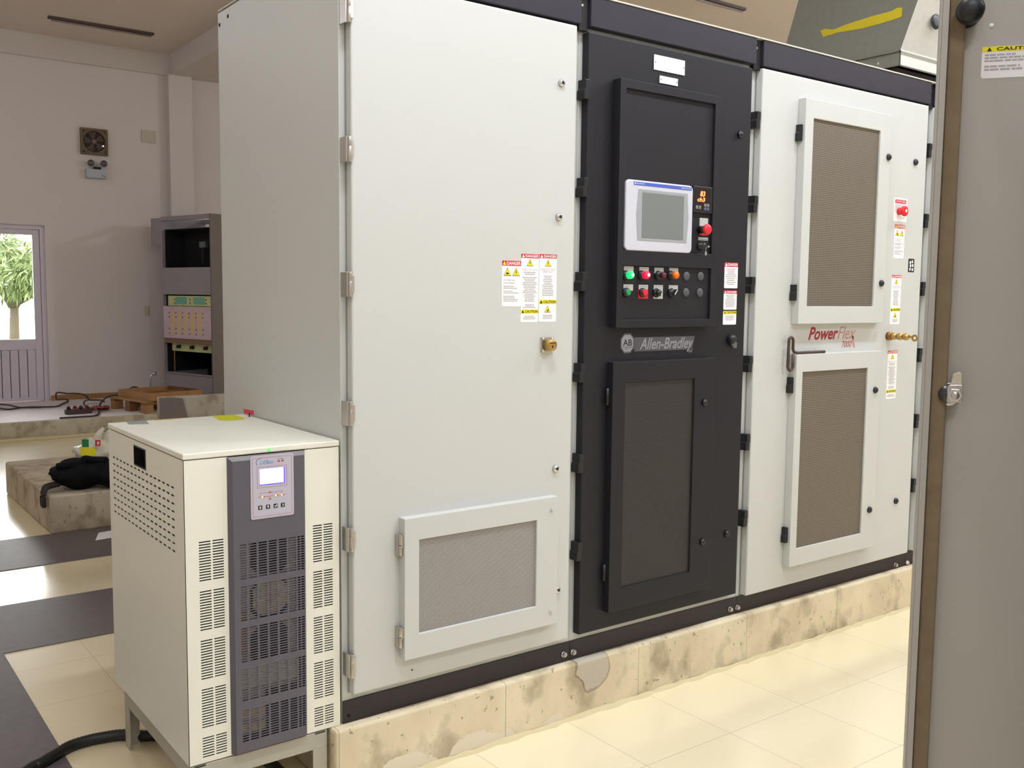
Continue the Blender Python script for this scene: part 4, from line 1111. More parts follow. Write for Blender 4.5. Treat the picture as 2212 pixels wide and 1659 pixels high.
obj('printed_marks', g, fas)
x0, z0 = fp(.20, .53); x1, z1 = fp(.79, .79)
g = bx(x0, x1, yF-.0005, yF-.0001, z0, z1, mat('lcd_rim', rgb(60, 50, 190), .3, emit=(.12, .08, 1, 1), estr=1.0)); g.box(x0+.001, x1-.004, yF-.0009, yF-.0003, z0+.003, z1-.001, mat('lcd_white', rgb(240, 244, 255), .3, emit=(.86, .92, 1, 1), estr=3.0))
obj('lit_display', g, fas, label='glowing white display')
q_ = WF.inv(581.5, 972, 'y', yS); g = G().lathe((q_.x, yS, q_.z), (0, -1, 0), [(0, .0052), (.002, .005), (.0035, .003)], mat('led_green', rgb(90, 215, 100), .4, emit=(.2, .9, .25, 1), estr=.6), 16); obj('green_indicator', g, cs)
# stickers and tag on the lid
def lidpoly(pts_, m, name, lab):
    vs_ = []
    for dz in (.0008, 0):
        for u, v in pts_:
            q_ = WF.inv(u, v, 'z', UZ1); vs_.append((min(max(q_.x, UX0+.003), UX1-.003), min(q_.y, UY1-.002), UZ1+dz+.0001))
    n = len(pts_); g_ = G().add(vs_, [tuple(range(n))]+[(i, (i+1) % n, (i+1) % n+n, i+n) for i in range(n)], m)
    obj(name, g_, U, label=lab)
lidpoly([(278, 917), (322, 916), (307, 905.5), (264, 908)], mat('sticker_grey', rgb(142, 148, 148), .6), 'lid_sticker', 'grey sticker')
lidpoly([(335, 908.5), (370, 906), (402, 902.5), (398, 899), (360, 902), (331, 905)], mat('sticker_orange', rgb(206, 166, 86), .6), 'lid_sticker', 'orange sticker')
lidpoly([(474, 908), (492, 909), (528, 906), (527, 903), (505, 896), (453, 897)], mat('sticker_lime', rgb(205, 205, 20), .6), 'lid_sticker', 'yellow sticker')
q_ = WF.inv(548, 900, 'z', UZ1); q_.y = min(q_.y, .72)
g = G(); xt, yt = min(q_.x, -.02), q_.y
g.cyl((xt, yt, UZ1), (xt, yt, UZ1+.014), .0022, M_edge, 6)
g.add([(xt-.014, yt+.012, UZ1+.012), (xt+.014, yt-.006, UZ1+.006), (xt+.014, yt-.006, UZ1+.022), (xt-.014, yt+.012, UZ1+.028), (xt-.014, yt+.016, UZ1+.012), (xt+.014, yt-.002, UZ1+.006), (xt+.014, yt-.002, UZ1+.022), (xt-.014, yt+.016, UZ1+.028)],
      [(0, 1, 2, 3), (7, 6, 5, 4), (3, 2, 6, 7), (0, 4, 5, 1), (1, 5, 6, 2), (0, 3, 7, 4)], mat('tag_red', rgb(200, 60, 74), .5))
obj('clip_tag', g, None, label='tiny red plastic tag standing at the rear edge of the white unit lid', cat='tag', loc=(xt, yt, UZ1))

# steel stand
ST = thing('equipment_stand', 'grey angle-steel stand with short legs under the white battery backup unit', 'stand', ((UX0+UX1)/2, .37, 0))
M_st = mat('stand_grey', rgb(172, 168, 152), .5, var=.06)
zs = UZ0-.003; s0 = UX0+.006; s1 = UX1-.048; t0 = UY0-.004; t1 = .66; hr = .05; th_ = .005
g = G()
g.box(s0, s0+th_, t0, t1, zs-hr, zs, M_st).box(s0+th_, s0+.04, t0, t1, zs-th_, zs, M_st)
g.box(s1-th_, s1, t0, t1, zs-hr, zs, M_st).box(s1-.04, s1-th_, t0, t1, zs-th_, zs, M_st)
g.box(s0+th_, s1-th_, t0, t0+th_, zs-hr, zs, M_st).box(s0+th_, s1-th_, t1-th_, t1, zs-hr, zs, M_st)
obj('top_frame', g, ST, .001)
for lx_, sx_ in ((s0, 1), (s1, -1)):
    for ly_, sy_ in ((t0, 1), (t1, -1)):
        g = G(); xa = lx_+sx_*th_ if False else lx_
        g.box(lx_, lx_+sx_*.045, ly_, ly_+sy_*th_, 0, zs-hr, M_st).box(lx_, lx_+sx_*th_, ly_+sy_*th_, ly_+sy_*.045, 0, zs-hr, M_st)
        obj('leg', g, ST, .001)

# hose on the floor
pp = [WF.inv(u, v, 'z', .018) for u, v in ((60, 1665), (85, 1652), (118, 1632), (150, 1613), (190, 1600), (225, 1593), (262, 1588))]
pts = [(p_.x, p_.y, .019) for p_ in pp]
p0_ = Vector(pts[0]); pts = [(p0_.x-.35, p0_.y-.30, .019), (p0_.x-.16, p0_.y-.16, .019)]+pts+[(-.40, .66, .019), (-.30, .60, .019), (-.2, .5, .019), (-.14, .3, .019), (-.13, .1, .019), (-.10, .05, .019)]
def smooth(P_, n=6):
    P_ = [Vector(p_) for p_ in P_]; out = []
    for i in range(len(P_)-1):
        a_, b_, c_, d_ = P_[max(i-1, 0)], P_[i], P_[i+1], P_[min(i+2, len(P_)-1)]
        for k in range(n):
            t_ = k/n; out.append(.5*((2*b_)+(c_-a_)*t_+(2*a_-5*b_+4*c_-d_)*t_*t_+(3*b_-a_-3*c_+d_)*t_**3))
    return out+[P_[-1]]
sp = smooth(pts, 10)
g = G().tube(sp, [.0175+.0016*(i % 2) for i in range(len(sp))], M_cable, 12)
obj('flexible_conduit', g, None, label='thick black ribbed hose running along the floor under the white unit stand', cat='cable', loc=(-.6, .6, 0))

# ================================================================== OPEN DOOR OF THE CABINET OPPOSITE
DF = Frame(.292, -1.655, math.radians(-53.13))
HL = .80
hx = DF.M @ Vector((HL, 0, 0))
K = thing('switchgear_cabinet', 'cabinet whose open grey door with brown foam seal fills the right edge', 'electrical cabinet', (hx.x-.4, hx.y-.4, 0))
cx0, cx1, cy1, cy0 = hx.x-.82, hx.x+.01, hx.y-.02, hx.y-.82
g = G(); g.box(cx0, cx0+.02, cy0, cy1, 0, 2.35, M_inner).box(cx1-.02, cx1, cy0, cy1, 0, 2.35, M_inner).box(cx0+.02, cx1-.02, cy0, cy0+.02, 0, 2.35, M_inner).box(cx0+.02, cx1-.02, cy0+.02, cy1, 2.33, 2.35, M_inner).box(cx0+.02, cx1-.02, cy0+.02, cy1, 0, .10, M_inner)
g.box(cx0+.04, cx1-.04, cy0+.1, cy0+.13, .12, 2.3, M_galv)
obj('body', g, K, .002)
zd0, zd1 = .13, 2.32
me_g = G(); me_g.box(0, HL, .004, .006, zd0, zd1, M_inner).box(0, .003, -.018, .004, zd0, zd1, M_inner).box(.003, .0135, -.018, -.016, zd0, zd1, M_inner).box(HL-.003, HL, -.018, .004, zd0, zd1, M_inner)
kd = obj('door', me_g, None, .001)
kd.parent = K; kd.location = (DF.o.x-K.location.x, DF.o.y-K.location.y, 0); kd.rotation_euler = (0, 0, DF.th); kd['_b'] = (0, 0, 0)
g = G(); g.box(.0145, .0405, -.012, .004, zd0+.01, zd1-.01, M_gask).box(HL-.04, HL-.015, -.012, .004, zd0+.01, zd1-.01, M_gask).box(.0405, HL-.04, -.012, .004, zd1-.036, zd1-.01, M_gask).box(.0405, HL-.04, -.012, .004, zd0+.01, zd0+.036, M_gask)
obj('foam_seal', g, kd, .003, 'brown foam seal')
r = DF.rect(2122, 102, 2212, 170, .004); a = DF.inv(2122, 102, 'y', .004); b = DF.inv(2120.5, 170, 'y', .004)
sticker(kd, (a.x, a.x+.092, b.z, a.z), .004, 'cautionwide', 31)
# cam lock
p = DF.inv(2061, 853, 'y', -.02); x, z = p.x, p.z
g = G(); g.lathe((x-.010, .004, z), (0, -1, 0), [(0, .0165), (.006, .0165), (.006, .0150), (.022, .0145)], mat('lock_body', rgb(70, 70, 76), .3, .7), 28)
lk = obj('cam_lock', g, kd, label='steel cam lock')
g = G(); g.lathe((x-.004, .003, z-.001), (0, -1, 0), [(0, .020), (.003, .020), (.003, .018)], M_chrome, 28)
obj('lock_ring', g, lk)
g = G(); g.prism([(x-.012, z-.013), (x+.013, z-.013), (x+.013, z+.014), (x+.011, z+.018), (x-.009, z+.018), (x-.012, z+.014)], -.026, -.020, M_steel)
g.prism([(x-.006, z+.018), (x+.011, z+.018), (x+.011, z+.038), (x+.006, z+.040), (x-.003, z+.036)], -.022, -.018, mat('cam_pale', rgb(205, 198, 180), .4, .3))
obj('cam_arm', g, lk, .001)
g = G(); g.lathe((x, -.026, z), (0, -1, 0), [(0, .0125), (.006, .0125)], M_chrome, 6, False); g.lathe((x, -.032, z), (0, -1, 0), [(0, .0072), (.0035, .0065), (.005, .003)], M_steel, 16)
obj('lock_nut', g, lk, .0006)
p = DF.inv(2113, 22, 'y', -.03); g = G()
g.lathe((p.x-.012, .004, p.z), (0, -1, 0), [(0, .020), (.006, .020), (.010, .016), (.026, .016), (.030, .022), (.046, .021), (.052, .016), (.054, .006)], M_hblk, 24)
obj('black_knob', g, kd)
p = DF.inv(2143, 54, 'y', 0); obj('rivet', G().lathe((p.x, .004, p.z), (0, -1, 0), [(0, .004), (.0015, .0035)], M_white, 10), kd)

# ================================================================== THINGS BEHIND AT LEFT
# wall fan
a = WF.rect(175.5, 277, 233, 334, 9.95); cx, cz = (a[0]+a[1])/2, (a[2]+a[3])/2; hw = .155
FN = thing('exhaust_fan', 'small square dusty brown exhaust fan high on the back wall', 'fan', (cx, 9.999, cz))
g = G(); g.slots(cx-hw, cx+hw, cz-hw, cz+hw, [(cx-hw*.84, cx+hw*.84, cz-hw*.84, cz+hw*.84)], M_rust, lambda q1, z_, d_: (q1, 9.955+d_, z_), .044)
obj('frame', g, FN, .004)
g = G(); n = 28; vs = []; 
for i in range(n):
    a_ = 2*PI*i/n; k = 1/max(abs(math.cos(a_)), abs(math.sin(a_)))
    vs += [(cx+hw*.84*math.cos(a_)*k, 9.962, cz+hw*.84*math.sin(a_)*k), (cx+hw*.80*math.cos(a_), 9.966, cz+hw*.80*math.sin(a_))]
g.add(vs, [(2*i, (2*i+2) % (2*n), (2*i+3) % (2*n), 2*i+1) for i in range(n)], M_rust)
g.box(cx-hw*.8, cx+hw*.8, 9.990, 9.995, cz-hw*.8, cz+hw*.8, mat('fan_shade', rgb(60, 48, 42), .9)); obj('shroud', g, FN)
g = G(); g.lathe((cx, 9.985, cz), (0, -1, 0), [(0, .03), (.014, .03), (.02, .022)], mat('hub_grey', rgb(112, 98, 92), .7), 16)
for i in range(5):
    a_ = 2*PI*i/5+.3
    g.add([(cx+.028*math.cos(a_), 9.978, cz+.028*math.sin(a_)), (cx+.12*math.cos(a_-.2), 9.972, cz+.12*math.sin(a_-.2)), (cx+.12*math.cos(a_+.55), 9.984, cz+.12*math.sin(a_+.55)), (cx+.028*math.cos(a_+.8), 9.984, cz+.028*math.sin(a_+.8))], [(0, 1, 2, 3)], mat('blade_brown', rgb(84, 70, 60), .8))
obj('blades', g, FN)
g = G().lathe((cx+.102, 9.974, cz-.042), (0, -1, 0), [(0, .0075), (.004, .005)], mat('gap_glow', rgb(255, 255, 255), .3, emit=(1, 1, 1, 1), estr=4), 10); obj('gap_glow_disc', g, FN)  # glowing disc stands in for light showing through the fan
# emergency light
a = WF.rect(187, 364, 232, 386, 9.92)
ELt = thing('emergency_light', 'twin-headed grey emergency light box on the back wall under the fan', 'light', ((a[0]+a[1])/2, 9.999, a[2]))
M_eg = mat('emergency_grey', rgb(176, 180, 186), .5)
g = bx(a[0], a[1], 9.92, 10, a[2], a[3], M_eg); g.box(a[1]-.06, a[1]-.05, 9.918, 9.92, a[2]+.02, a[2]+.035, M_edge).box(a[1]-.03, a[1]-.022, 9.918, 9.92, a[2]+.015, a[2]+.03, M_edge); g.box((a[0]+a[1])/2-.03, (a[0]+a[1])/2+.05, 9.925, 9.97, a[3], a[3]+.03, M_edge)
obj('housing', g, ELt, .006)
for u, v in ((196.5, 352), (224.5, 353.5)):
    p = WF.inv(u, v, 'y', 9.90); g = G(); g.lathe((p.x, 9.95, p.z), (0, -1, 0), [(0, .022), (.03, .038), (.06, .040), (.062, .036), (.050, .028), (.050, .001)], mat('lamp_head_grey', rgb(96, 86, 84), .35, .4), 20)
    obj('lamp_head', g, ELt)
a = WF.rect(305.5, 280.5, 336.5, 310, 9.99)
obj('cover_plate', bx(a[0], a[1], 9.985, 10, a[2], a[3], M_beige), None, .003, 'faded beige square cover plate on the back wall beside the column', 'wall plate', loc=((a[0]+a[1])/2, 9.99, a[2]))
a = WF.rect(312, 662, 322, 682, 9.99)
obj('wall_switch', bx(a[0], a[1], 9.985, 10, a[2], a[3], M_beige), None, .002, 'small beige switch on the back wall left of the open metal frame', 'switch', loc=((a[0]+a[1])/2, 9.99, a[2]))

# unlit ceiling battens
def batten(x0, x1, y, label):
    t_ = thing('ceiling_batten', label, 'ceiling light', ((x0+x1)/2, y, 4.45), group='unlit ceiling battens')
    obj('housing', bx(x0, x1, y-.03, y+.03, 4.425, 4.4495, mat('batten_brown', rgb(92, 76, 72), .7)), t_, .003)
    obj('tube', G().cyl((x0+.03, y, 4.412), (x1-.03, y, 4.412), .012, mat('unlit_tube', rgb(140, 126, 122), .4), 10), t_)
batten(1.12, 2.235, 9.07, 'unlit thin brownish ceiling batten above the back door wall at upper left')
batten(5.5, 6.72, 4.23, 'unlit thin ceiling batten above the black cabinet, cut by the top of the picture')

# unseen ceiling lamps over the aisle, and extra ones added as fill elsewhere
M_tube = mat('lit_tube', rgb(255, 252, 245), .4, emit=(1, .98, .94, 1), estr=6)
def lamp(x, y, down, omni, label, group):
    t_ = thing('unseen_ceiling_lamp', label, 'ceiling light', (x, y, 4.45), group=group)
    obj('housing', bx(x-.62, x+.62, y-.11, y+.11, 4.39, 4.45, M_white), t_, .004)
    for s_ in (-1, 1): obj('tube', G().cyl((x-.59, y+s_*.05, 4.37), (x+.59, y+s_*.05, 4.37), .014, M_tube, 10), t_)
    if down:
        L = bpy.data.lights.new('lamp_light', 'AREA'); L.shape = 'RECTANGLE'; L.size = 1.2; L.size_y = .2; L.energy = down; L.color = LC
        lo = bpy.data.objects.new('lamp_light', L); COL.objects.link(lo); lo.location = (x, y, 4.345)
    if omni:
        L = bpy.data.lights.new('lamp_glow', 'POINT'); L.shadow_soft_size = .12; L.energy = omni; L.color = LC
        lo = bpy.data.objects.new('lamp_glow', L); COL.objects.link(lo); lo.location = (x, y, 4.2)
LC = (.905, .985, 1.10)
for x, y in ((-.1, -1.25), (2.3, -1.25), (4.7, -1.25), (7.0, -1.25)): lamp(x, y, 55, 13, 'lit twin-tube ceiling lamp over the aisle', 'lit ceiling lamps over the aisle')
for x, y in ((-1.6, -3.9), (2.4, -4.2)): lamp(x, y, 25, 52, 'unseen twin-tube fill lamp added near the front wall', 'added fill lamps near the front wall')  # added to light the cabinet sides and the open door
for x, y in ((-2.7, 3.6), (-2.7, 7.2)): lamp(x, y, 0, 31, 'unseen twin-tube fill lamp added beside the left wall', 'added fill lamps beside the left wall')  # added to raise the light on the back wall and left ceiling
lamp(9.3, 1.2, 0, 270, 'unseen twin-tube fill lamp added at the right end of the hall', None)  # added to brighten the ceiling behind the cabinets

# open switchgear frame
RF = Frame(2.38, 9.46, math.radians(-74.3))
K2 = thing('open_switchgear_frame', 'open grey switchgear frame with dark bays and iridescent plates, near the back wall column', 'electrical cabinet', (2.38, 9.46, 0), math.radians(-74.3), local=True)
zr0, zr1 = .188, 2.40; wd = 1.0; dp = .62
g = G()
g.box(0, .03, 0, dp, zr0, zr1, M_rack).box(wd-.02, wd, 0, dp, zr0, zr1, M_rackd).box(.03, wd-.02, dp-.01, dp, zr0, zr1-.1, M_dark)
g.box(.03, wd-.02, 0, .04, zr1-.05, zr1, M_rack).box(.03, wd-.02, dp-.05, dp, zr1-.05, zr1, M_rack)
g.box(.03, wd-.02, .04, dp-.01, zr1-.16, zr1-.15, M_dark)
obj('frame', g, K2, .002)
obj('upper_cover', bx(.03, wd-.02, .002, .02, 1.47, 1.79, M_rack), K2)
obj('lower_cover', G().box(.03, wd-.02, .002, .02, zr0, .535, M_rack).box(.03, wd-.02, -.012, .002, .52, .535, M_rack), K2, .002)
obj('inner_wall', G().box(.03, .05, .04, dp-.02, .535, zr1-.16, M_dark).box(wd-.04, wd-.02, .04, dp-.02, .535, zr1-.16, M_dark).box(.05, wd-.04, .3, .31, 1.8, zr1-.16, M_dark), K2)
def dots(g, xs, zs, y, r=.009):
    for x_ in xs:
        for z_ in zs: g.cyl((x_, y+.001, z_), (x_, y-.003, z_), r, M_hblk, 8)
g = bx(.10, wd-.02, .02, .03, 1.335, 1.455, M_irig); dots(g, (.24, .55, .86), (1.37, 1.41), .02)
g.box(.26, .48, .018, .02, 1.355, 1.44, mat('teal_film', rgb(110, 175, 155), .5)).box(.62, .83, .018, .02, 1.355, 1.44, mat('teal_film', rgb(110, 175, 155), .5))
obj('upper_plate', g, K2, label='yellow and teal tinted plate')
g = bx(.03, wd-.02, 0, .01, .945, 1.33, M_iri)
for i_ in range(5): g.prism([(x_, z_) for x_, z_ in octx(.218+i_*.135+.0, 1.14, .045, .15, .5)], -.001, .0, mat('yellow_film', rgb(216, 188, 142), .45, .1))
dots(g, [.15+i*.135 for i in range(6)], (1.005, 1.06, 1.2, 1.25), 0, .008)
obj('centre_plate', g, K2, label='pink and yellow iridescent plate')
obj('cross_bar', bx(.03, wd-.02, 0, .03, .885, .94, M_brownbar), K2)
g = bx(.12, wd-.02, .05, .08, .79, .88, M_irig)
for x_ in (.28, .55, .82): g.lathe((x_, .05, .845), (0, -1, 0), [(0, .024), (.04, .02)], M_edge, 12)
obj('lower_bar', g, K2); obj('copper_rod', G().cyl((.15, .06, .535), (.15, .06, .79), .008, mat('copper', rgb(170, 110, 60), .4, .6), 8), K2)
g = G()
for x_ in (.52, .80): g.box(x_, x_+.12, .18, .22, 2.03, 2.10, mat('terminal_dim', rgb(92, 100, 98), .5)).cyl((x_+.05, .2, 1.84), (x_+.05, .2, 2.03), .02, M_edge, 8)
obj('terminals', g, K2)
g = bx(-.20, -.002, .0, .02, 2.06, zr1-.01, M_rack); obj('side_bracket', g, K2, .002)
# chrome hook on the wall side
hp = [WF.inv(u, v, 'y', 9.3) for u, v in ((324, 842), (324, 825), (325, 815), (328, 809), (333, 807))]
g = G().tube(smooth([(p_.x, 9.3, p_.z) for p_ in hp], 5), .012, M_chrome, 8); p_ = hp[-1]; g.ell((p_.x, 9.3, p_.z), (.03, .03, .026), M_chrome, 12, 8)
b0_ = hp[0]; g.tube([(b0_.x, 9.3, b0_.z), (b0_.x, 9.3, .188)], .012, M_chrome, 8)
obj('curved_pipe', g, None, label='thin upright chrome pipe with bent ball end, standing left of the open frame', cat='pipe', loc=(b0_.x, 9.3, .188))

# pallet
def slab_at(F_, x0, x1, y0, y1, z0, z1, m):
    g_ = G().box(x0, x1, y0, y1, z0, z1, m); g_.v = [tuple(F_.M @ Vector(v_)) for v_ in g_.v]; return g_
PF = Frame(1.585, 8.80, math.radians(-76))
PL = thing('wooden_pallet', 'small pine pallet on blocks lying on the concrete step near the open frame', 'pallet', (1.585, 8.80, 0), PF.th, local=True)
pz = .188; pl, pw = .72, .75
g = G()
for i in range(5):
    g.box(0, pl, i*(pw-.1)/4, i*(pw-.1)/4+.1, pz+.115, pz+.135, M_wood)
obj('deck_boards', g, PL, .002)
for i in range(3):
    g = G().box(i*(pl-.09)/2, i*(pl-.09)/2+.09, 0, pw, pz+.09, pz+.115, M_woodd); obj('stringer_board', g, PL, .002)
for i in range(3):
    for j in range(3):
        x_, y_ = i*(pl-.09)/2, j*(pw-.1)/2
        obj('block', bx(x_, x_+.09, y_, y_+.1, pz, pz+.09, M_woodd if (i+j) % 2 else M_wood), PL, .002)
CR = thing('plank_crate', 'bottomless crate of brown planks lying on top of the pallet', 'crate', (1.585, 8.80, 0), PF.th, local=True)
z0_ = pz+.136
obj('long_plank', bx(.10, .74, .05, .07, z0_, z0_+.085, M_wood), CR, .002); obj('long_plank', bx(.10, .74, .66, .68, z0_, z0_+.085, M_woodd), CR, .002)
obj('short_plank', bx(.08, .10, .05, .68, z0_, z0_+.085, M_wood), CR, .002); obj('short_plank', bx(.74, .76, .05, .68, z0_, z0_+.085, M_wood), CR, .002)
obj('inner_plank', bx(.42, .44, .07, .66, z0_, z0_+.07, M_woodd), CR, .002)

# cables on the step
def onstep(pts_, z=.199, hs_=None):
    out = []
    for i, (u, v) in enumerate(pts_):
        p_ = WF.inv(u, v, 'z', z); out.append((p_.x, min(max(p_.y, 8.12), 9.9), z))
    return out
def wallish(pts_, y):
    return [(WF.inv(u, v, 'y', y).x, y, WF.inv(u, v, 'y', y).z) for u, v in pts_]
P_ = onstep([(0, 882), (20, 884), (50, 880), (80, 879), (120, 878), (135, 872), (146, 868)])
P_ += wallish([(146, 864), (136, 862), (124, 863), (121, 857), (122, 849), (130, 848), (145, 850), (165, 850), (182, 853), (190, 860)], 9.35) + wallish([(195, 864), (215, 864)], 9.45)
obj('power_cable', G().tube([(q_.x, q_.y, max(q_.z, .1985)) for q_ in smooth(P_, 5)], .009, M_cable2, 6), None, label='dusty black cable running from the door foot and looping up on the concrete step', cat='cable', loc=(1.0, 9.3, .185))
P_ = wallish([(134, 872), (135, 880), (150, 889), (152, 887)], 8.75)
P_ = onstep([(150, 893), (185, 883), (182, 874)])+wallish([(181, 872), (183, 867), (190, 864), (205, 864), (220, 865), (225, 868)], 9.3)+wallish([(222, 866), (228, 860), (240, 855), (255, 854), (264, 855)], 9.2)
obj('power_cable', G().tube([(q_.x, q_.y, max(q_.z, .1985)) for q_ in smooth(P_, 5)], .009, M_cable2, 6), None, label='dark cable curving from the socket strip towards the pallet', cat='cable', loc=(1.3, 9.0, .185))
P_ = onstep([(150, 913), (165, 907), (190, 903), (205, 898), (213, 893), (214, 885)])+wallish([(215, 878), (218, 870), (224, 864)], 8.7)
obj('power_cable', G().tube([(q_.x, q_.y, max(q_.z, .1985)) for q_ in smooth(P_, 5)], .010, M_cable2, 6), None, label='dark cable end lying near the front edge of the concrete step', cat='cable', loc=(1.2, 8.3, .185))
P_ = onstep([(0, 873), (20, 875), (45, 880), (90, 880)])
obj('power_cable', G().tube([(q_.x, q_.y, max(q_.z, .1985)) for q_ in smooth(P_, 5)], .008, M_cable2, 6), None, label='short black cable at the foot of the back door', cat='cable', loc=(.6, 9.4, .185))
P_ = wallish([(275, 848), (280, 840), (290, 836), (302, 843)], 9.0)
P_ = [(P_[0][0], 9.0, .19)]+P_+[(P_[-1][0], 9.0, .19)]
obj('power_cable', G().tube([(q_.x, q_.y, max(q_.z, .1985)) for q_ in smooth(P_, 5)], .010, M_cable2, 6), None, label='black cable arching up behind the wooden pallet', cat='cable', loc=(1.8, 9.0, .185))
g = G(); rr = random.Random(5)
c0_ = WF.inv(165, 884, 'z', .2)
for k in range(5):
    P_ = []
    for i in range(18):
        t_ = i/17; u = 155+t_*80+rr.uniform(-1, 1); v = 886-6*t_+rr.uniform(-3, 3)-k*.3
        q_ = WF.inv(u, v, 'z', .20+.008*k); P_.append((q_.x, min(max(q_.y, 8.2), 9.8), .20+.010*k))
    g.tube(smooth(P_, 2), .010, M_rcable, 6)
obj('red_cord_bundle', g, None, label='tangled bundle of red cord on the concrete step left of the pallet', cat='cord', loc=(1.3, 8.9, .185))
q_ = WF.inv(169, 893, 'z', .22)
SS = thing('socket_strip', 'dark multi-socket power strip on the concrete step beside the red cord', 'power strip', (q_.x, 8.5, .185))
g = G(); xx = WF.inv(169, 893, 'y', 8.5).x
g.box(xx-.13, xx+.13, 8.46, 8.54, .188, .237, M_cable2)
obj('housing', g, SS, .006)
for i in range(4): obj('plug', G().lathe((xx-.095+i*.062, 8.5, .235), (0, 0, 1), [(0, .022), (.03, .018), (.04, .008)], M_cable, 10), SS)

# bag on the near concrete pad
zk = .2382
def bagfn(d): return 1+.06*math.sin(5*d.x+3*d.z)+.04*math.sin(9*d.y+2*d.x)
cb_ = WF.inv(165, 1065, 'z', zk)
BG = thing('black_bag', 'black fabric holdall slumped on the low concrete pad', 'bag', (cb_.x+.04, 4.03, zk))
bcx = cb_.x+.075
def bagfn(d): return 1+.05*math.sin(6*d.x+4*d.z)+.05*math.sin(11*d.y+3*d.x)+.03*math.sin(17*d.z+5*d.y)
g = G(); g.ell((bcx, 4.03, zk+.098), (.185, .16, .095), M_bag, 36, 22, bagfn); g.ell((bcx+.0, 4.08, zk+.142), (.115, .10, .042), M_bag, 24, 14, bagfn); g.ell((bcx+.24, 3.95, zk+.085), (.20, .15, .095), M_bag, 24, 16, bagfn)
g.v = [(a_, b_, max(c_, zk)) for a_, b_, c_ in g.v]
obj('bag_body', g, BG)
g = G(); g.tube(smooth([(bcx-.155, 3.99, zk+.155), (bcx-.10, 3.96, zk+.165), (bcx-.03, 3.95, zk+.172), (bcx+.0, 3.95, zk+.195), (bcx+.05, 3.95, zk+.185), (bcx+.14, 3.99, zk+.17)], 5), .024, M_bag, 8); obj('roll_handle', g, BG)
g = G(); hp_ = smooth([(bcx-.15, 3.97, zk+.045), (bcx-.22, 3.93, zk+.042), (-.055, 3.91, zk+.03), (-.070, 3.89, zk-.01), (-.070, 3.89, zk-.075)], 5)
for s_ in (0, 1):
    g.tube([(p_[0], p_[1]+.042*s_, p_[2]+.004*s_) for p_ in hp_], .0145, mat('strap_dark', rgb(38, 28, 30), .7), 6)
obj('shoulder_strap', g, BG)
# polythene bag
q_ = WF.inv(215, 985, 'z', zk)
PB = thing('plastic_bag', 'knotted white plastic carrier bag with green and yellow print behind the black bag', 'bag', (.42, 4.75, zk))
py_ = 4.75; pxx = WF.inv(212, 980, 'y', py_).x; topz = WF.inv(212, 945, 'y', py_).z
def bfn(d): return 1+.10*math.sin(7*d.x+5*d.z)+.07*math.sin(13*d.y+7*d.z)
g = G(); hgt = topz-zk
g.ell((pxx+.04, py_, zk+hgt*.48), (.20, .16, hgt*.5), M_plastic, 26, 16, bfn); g.v = [(a_, b_, max(c_, zk)) for a_, b_, c_ in g.v]
obj('sack', g, PB)
g = G()
for dx, tx_ in ((-.02, .01), (.05, .10)):
    g.tube([(pxx+dx, py_, topz-.05), (pxx+dx+.03, py_, topz+.03), (pxx+tx_+.03, py_-.01, topz+.07)], [.04, .022, .012], M_plastic, 8)
obj('tied_handle', g, PB)
g = G(); yb_ = py_-.165
def pr(u0, v0, u1, v1, m):
    a_ = WF.rect(u0, v0, u1, v1, yb_); n_ = 8; vs_ = []
    for i in range(n_+1):
        t_ = i/n_; x_ = a_[0]+(a_[1]-a_[0])*t_; dxx = (x_-(pxx+.04))/.22
        y_ = py_-.175*math.sqrt(max(.05, 1-dxx*dxx)); vs_ += [(x_, y_, a_[2]), (x_, y_, a_[3])]
    g.add(vs_, [(2*i, 2*i+2, 2*i+3, 2*i+1) for i in range(n_)], m)
pr(181, 951, 194, 967, M_green); pr(178, 970, 207, 984, M_yel); pr(206, 952, 210, 962, M_red); pr(214, 952, 217, 962, M_red); pr(206, 951, 217, 953.5, M_red); pr(206, 961, 217, 963, M_red)
obj('print', g, PB)
# paper on the runner
a_ = WF.inv(206, 1167, 'z', .005); b_ = WF.inv(213, 1151, 'z', .005)
g = G().add([(a_.x, a_.y, .0045), (a_.x+.24, a_.y+.03, .0045), (b_.x+.26, b_.y+.03, .010), (b_.x, b_.y, .006), (a_.x, a_.y, .0040), (a_.x+.24, a_.y+.03, .0040), (b_.x+.26, b_.y+.03, .0095), (b_.x, b_.y, .0055)],
            [(0, 1, 2, 3), (7, 6, 5, 4), (0, 4, 5, 1), (1, 5, 6, 2), (2, 6, 7, 3), (3, 7, 4, 0)], M_white)
obj('paper_sheet', g, None, label='white sheet of paper on a grey floor runner, half hidden behind the white unit', cat='paper', loc=(a_.x, a_.y, .004))

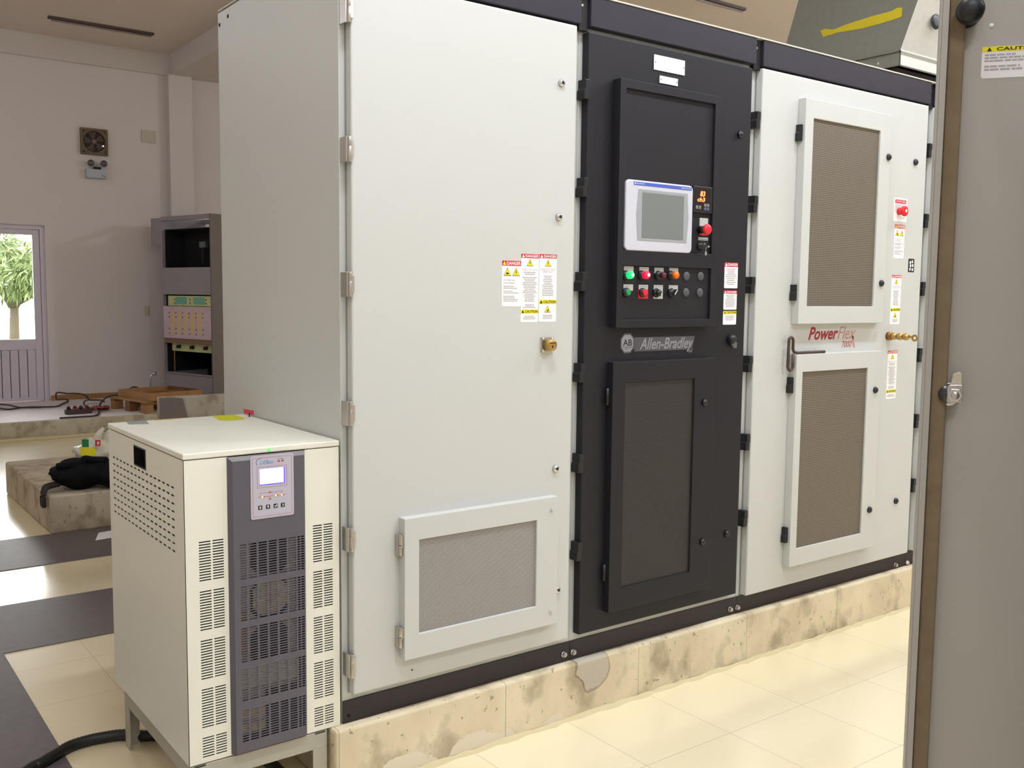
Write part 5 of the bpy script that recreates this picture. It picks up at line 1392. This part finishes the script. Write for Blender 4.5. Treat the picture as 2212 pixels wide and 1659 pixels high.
# ================================================================== OUTSIDE
obj('lawn', bx(-30, 40, 10.3, 60, -.3, -.1, grass_material()), None, label='sunlit green lawn seen through the door glass', cat='lawn', kind='stuff')
TR = thing('mango_tree', 'leafy green tree with forked trunk outside the glazed door', 'tree', (0, 17, -.1))
ty = 17.0
p = WF.inv(30, 700, 'y', ty); tx_ = p.x; zf = WF.inv(28, 655, 'y', ty).z
g = G(); g.tube([(tx_+.02, ty, -.095), (tx_, ty, .6), (tx_+.02, ty, zf)], [.11, .085, .075], M_bark, 12)
g.tube([(tx_+.02, ty, zf-.05), (tx_-.25, ty, zf+.35), (tx_-.6, ty+.1, zf+.8)], [.10, .07, .04], M_bark, 8)
g.tube([(tx_+.02, ty, zf-.05), (tx_+.18, ty, zf+.4), (tx_+.4, ty-.1, zf+1.0)], [.09, .06, .04], M_bark, 8)
g.tube([(tx_+.05, ty, zf-.02), (tx_+.5, ty, zf+.25), (tx_+.9, ty, zf+.4)], [.05, .035, .02], M_bark, 8)
obj('trunk', g, TR)
g = G(); rr = random.Random(11)
ztop_ = WF.inv(20, 520, 'y', ty).z; cz_ = (zf+.3+ztop_)/2; hz_ = (ztop_-zf-.1)/2
cl_ = []
for k in range(70):
    while True:
        d_ = Vector((rr.uniform(-1, 1), rr.uniform(-1, 1), rr.uniform(-1, 1)))
        if d_.length < 1: break
    cl_.append(Vector((tx_-.15+d_.x*1.15, ty+d_.y*1.0, cz_+d_.z*hz_)))
for c_ in cl_:
    for i in range(46):
        d_ = Vector((rr.gauss(0, 1), rr.gauss(0, 1), rr.gauss(-.4, .8))).normalized()
        o_ = c_+d_*rr.uniform(.05, .22); l_ = rr.uniform(.12, .2); s_ = d_.cross(Vector((rr.uniform(-1, 1), rr.uniform(-1, 1), .3))).normalized()*.022
        e_ = o_+d_*l_+Vector((0, 0, -.05)); m__ = (o_+e_)/2+Vector((0, 0, .015))
        g.add([o_, m__+s_, e_, m__-s_], [(0, 1, 2, 3)], M_leaf)
obj('foliage', g, TR)

# ================================================================== WORLD, CAMERA, COLOUR
W = bpy.data.worlds.new('overcast_sky'); S.world = W; W.use_nodes = True
bg = W.node_tree.nodes['Background']; bg.inputs[0].default_value = (1, .98, .97, 1); bg.inputs[1].default_value = 12
cd = bpy.data.cameras.new('camera'); cd.sensor_width = 36; cd.lens = FPX*36/IW; cd.clip_start = .05; cd.clip_end = 200
co = bpy.data.objects.new('camera', cd); COL.objects.link(co); S.camera = co
R3 = Matrix((Rv, Uv, -Fv)).transposed()
co.matrix_world = Matrix.Translation(CAM) @ R3.to_4x4()
vs = S.view_settings; vs.view_transform = 'Standard'; vs.look = 'None'; vs.gamma = 1; vs.use_curve_mapping = False; vs.exposure = 0
for o in bpy.data.objects:
    if '_b' in o: del o['_b']
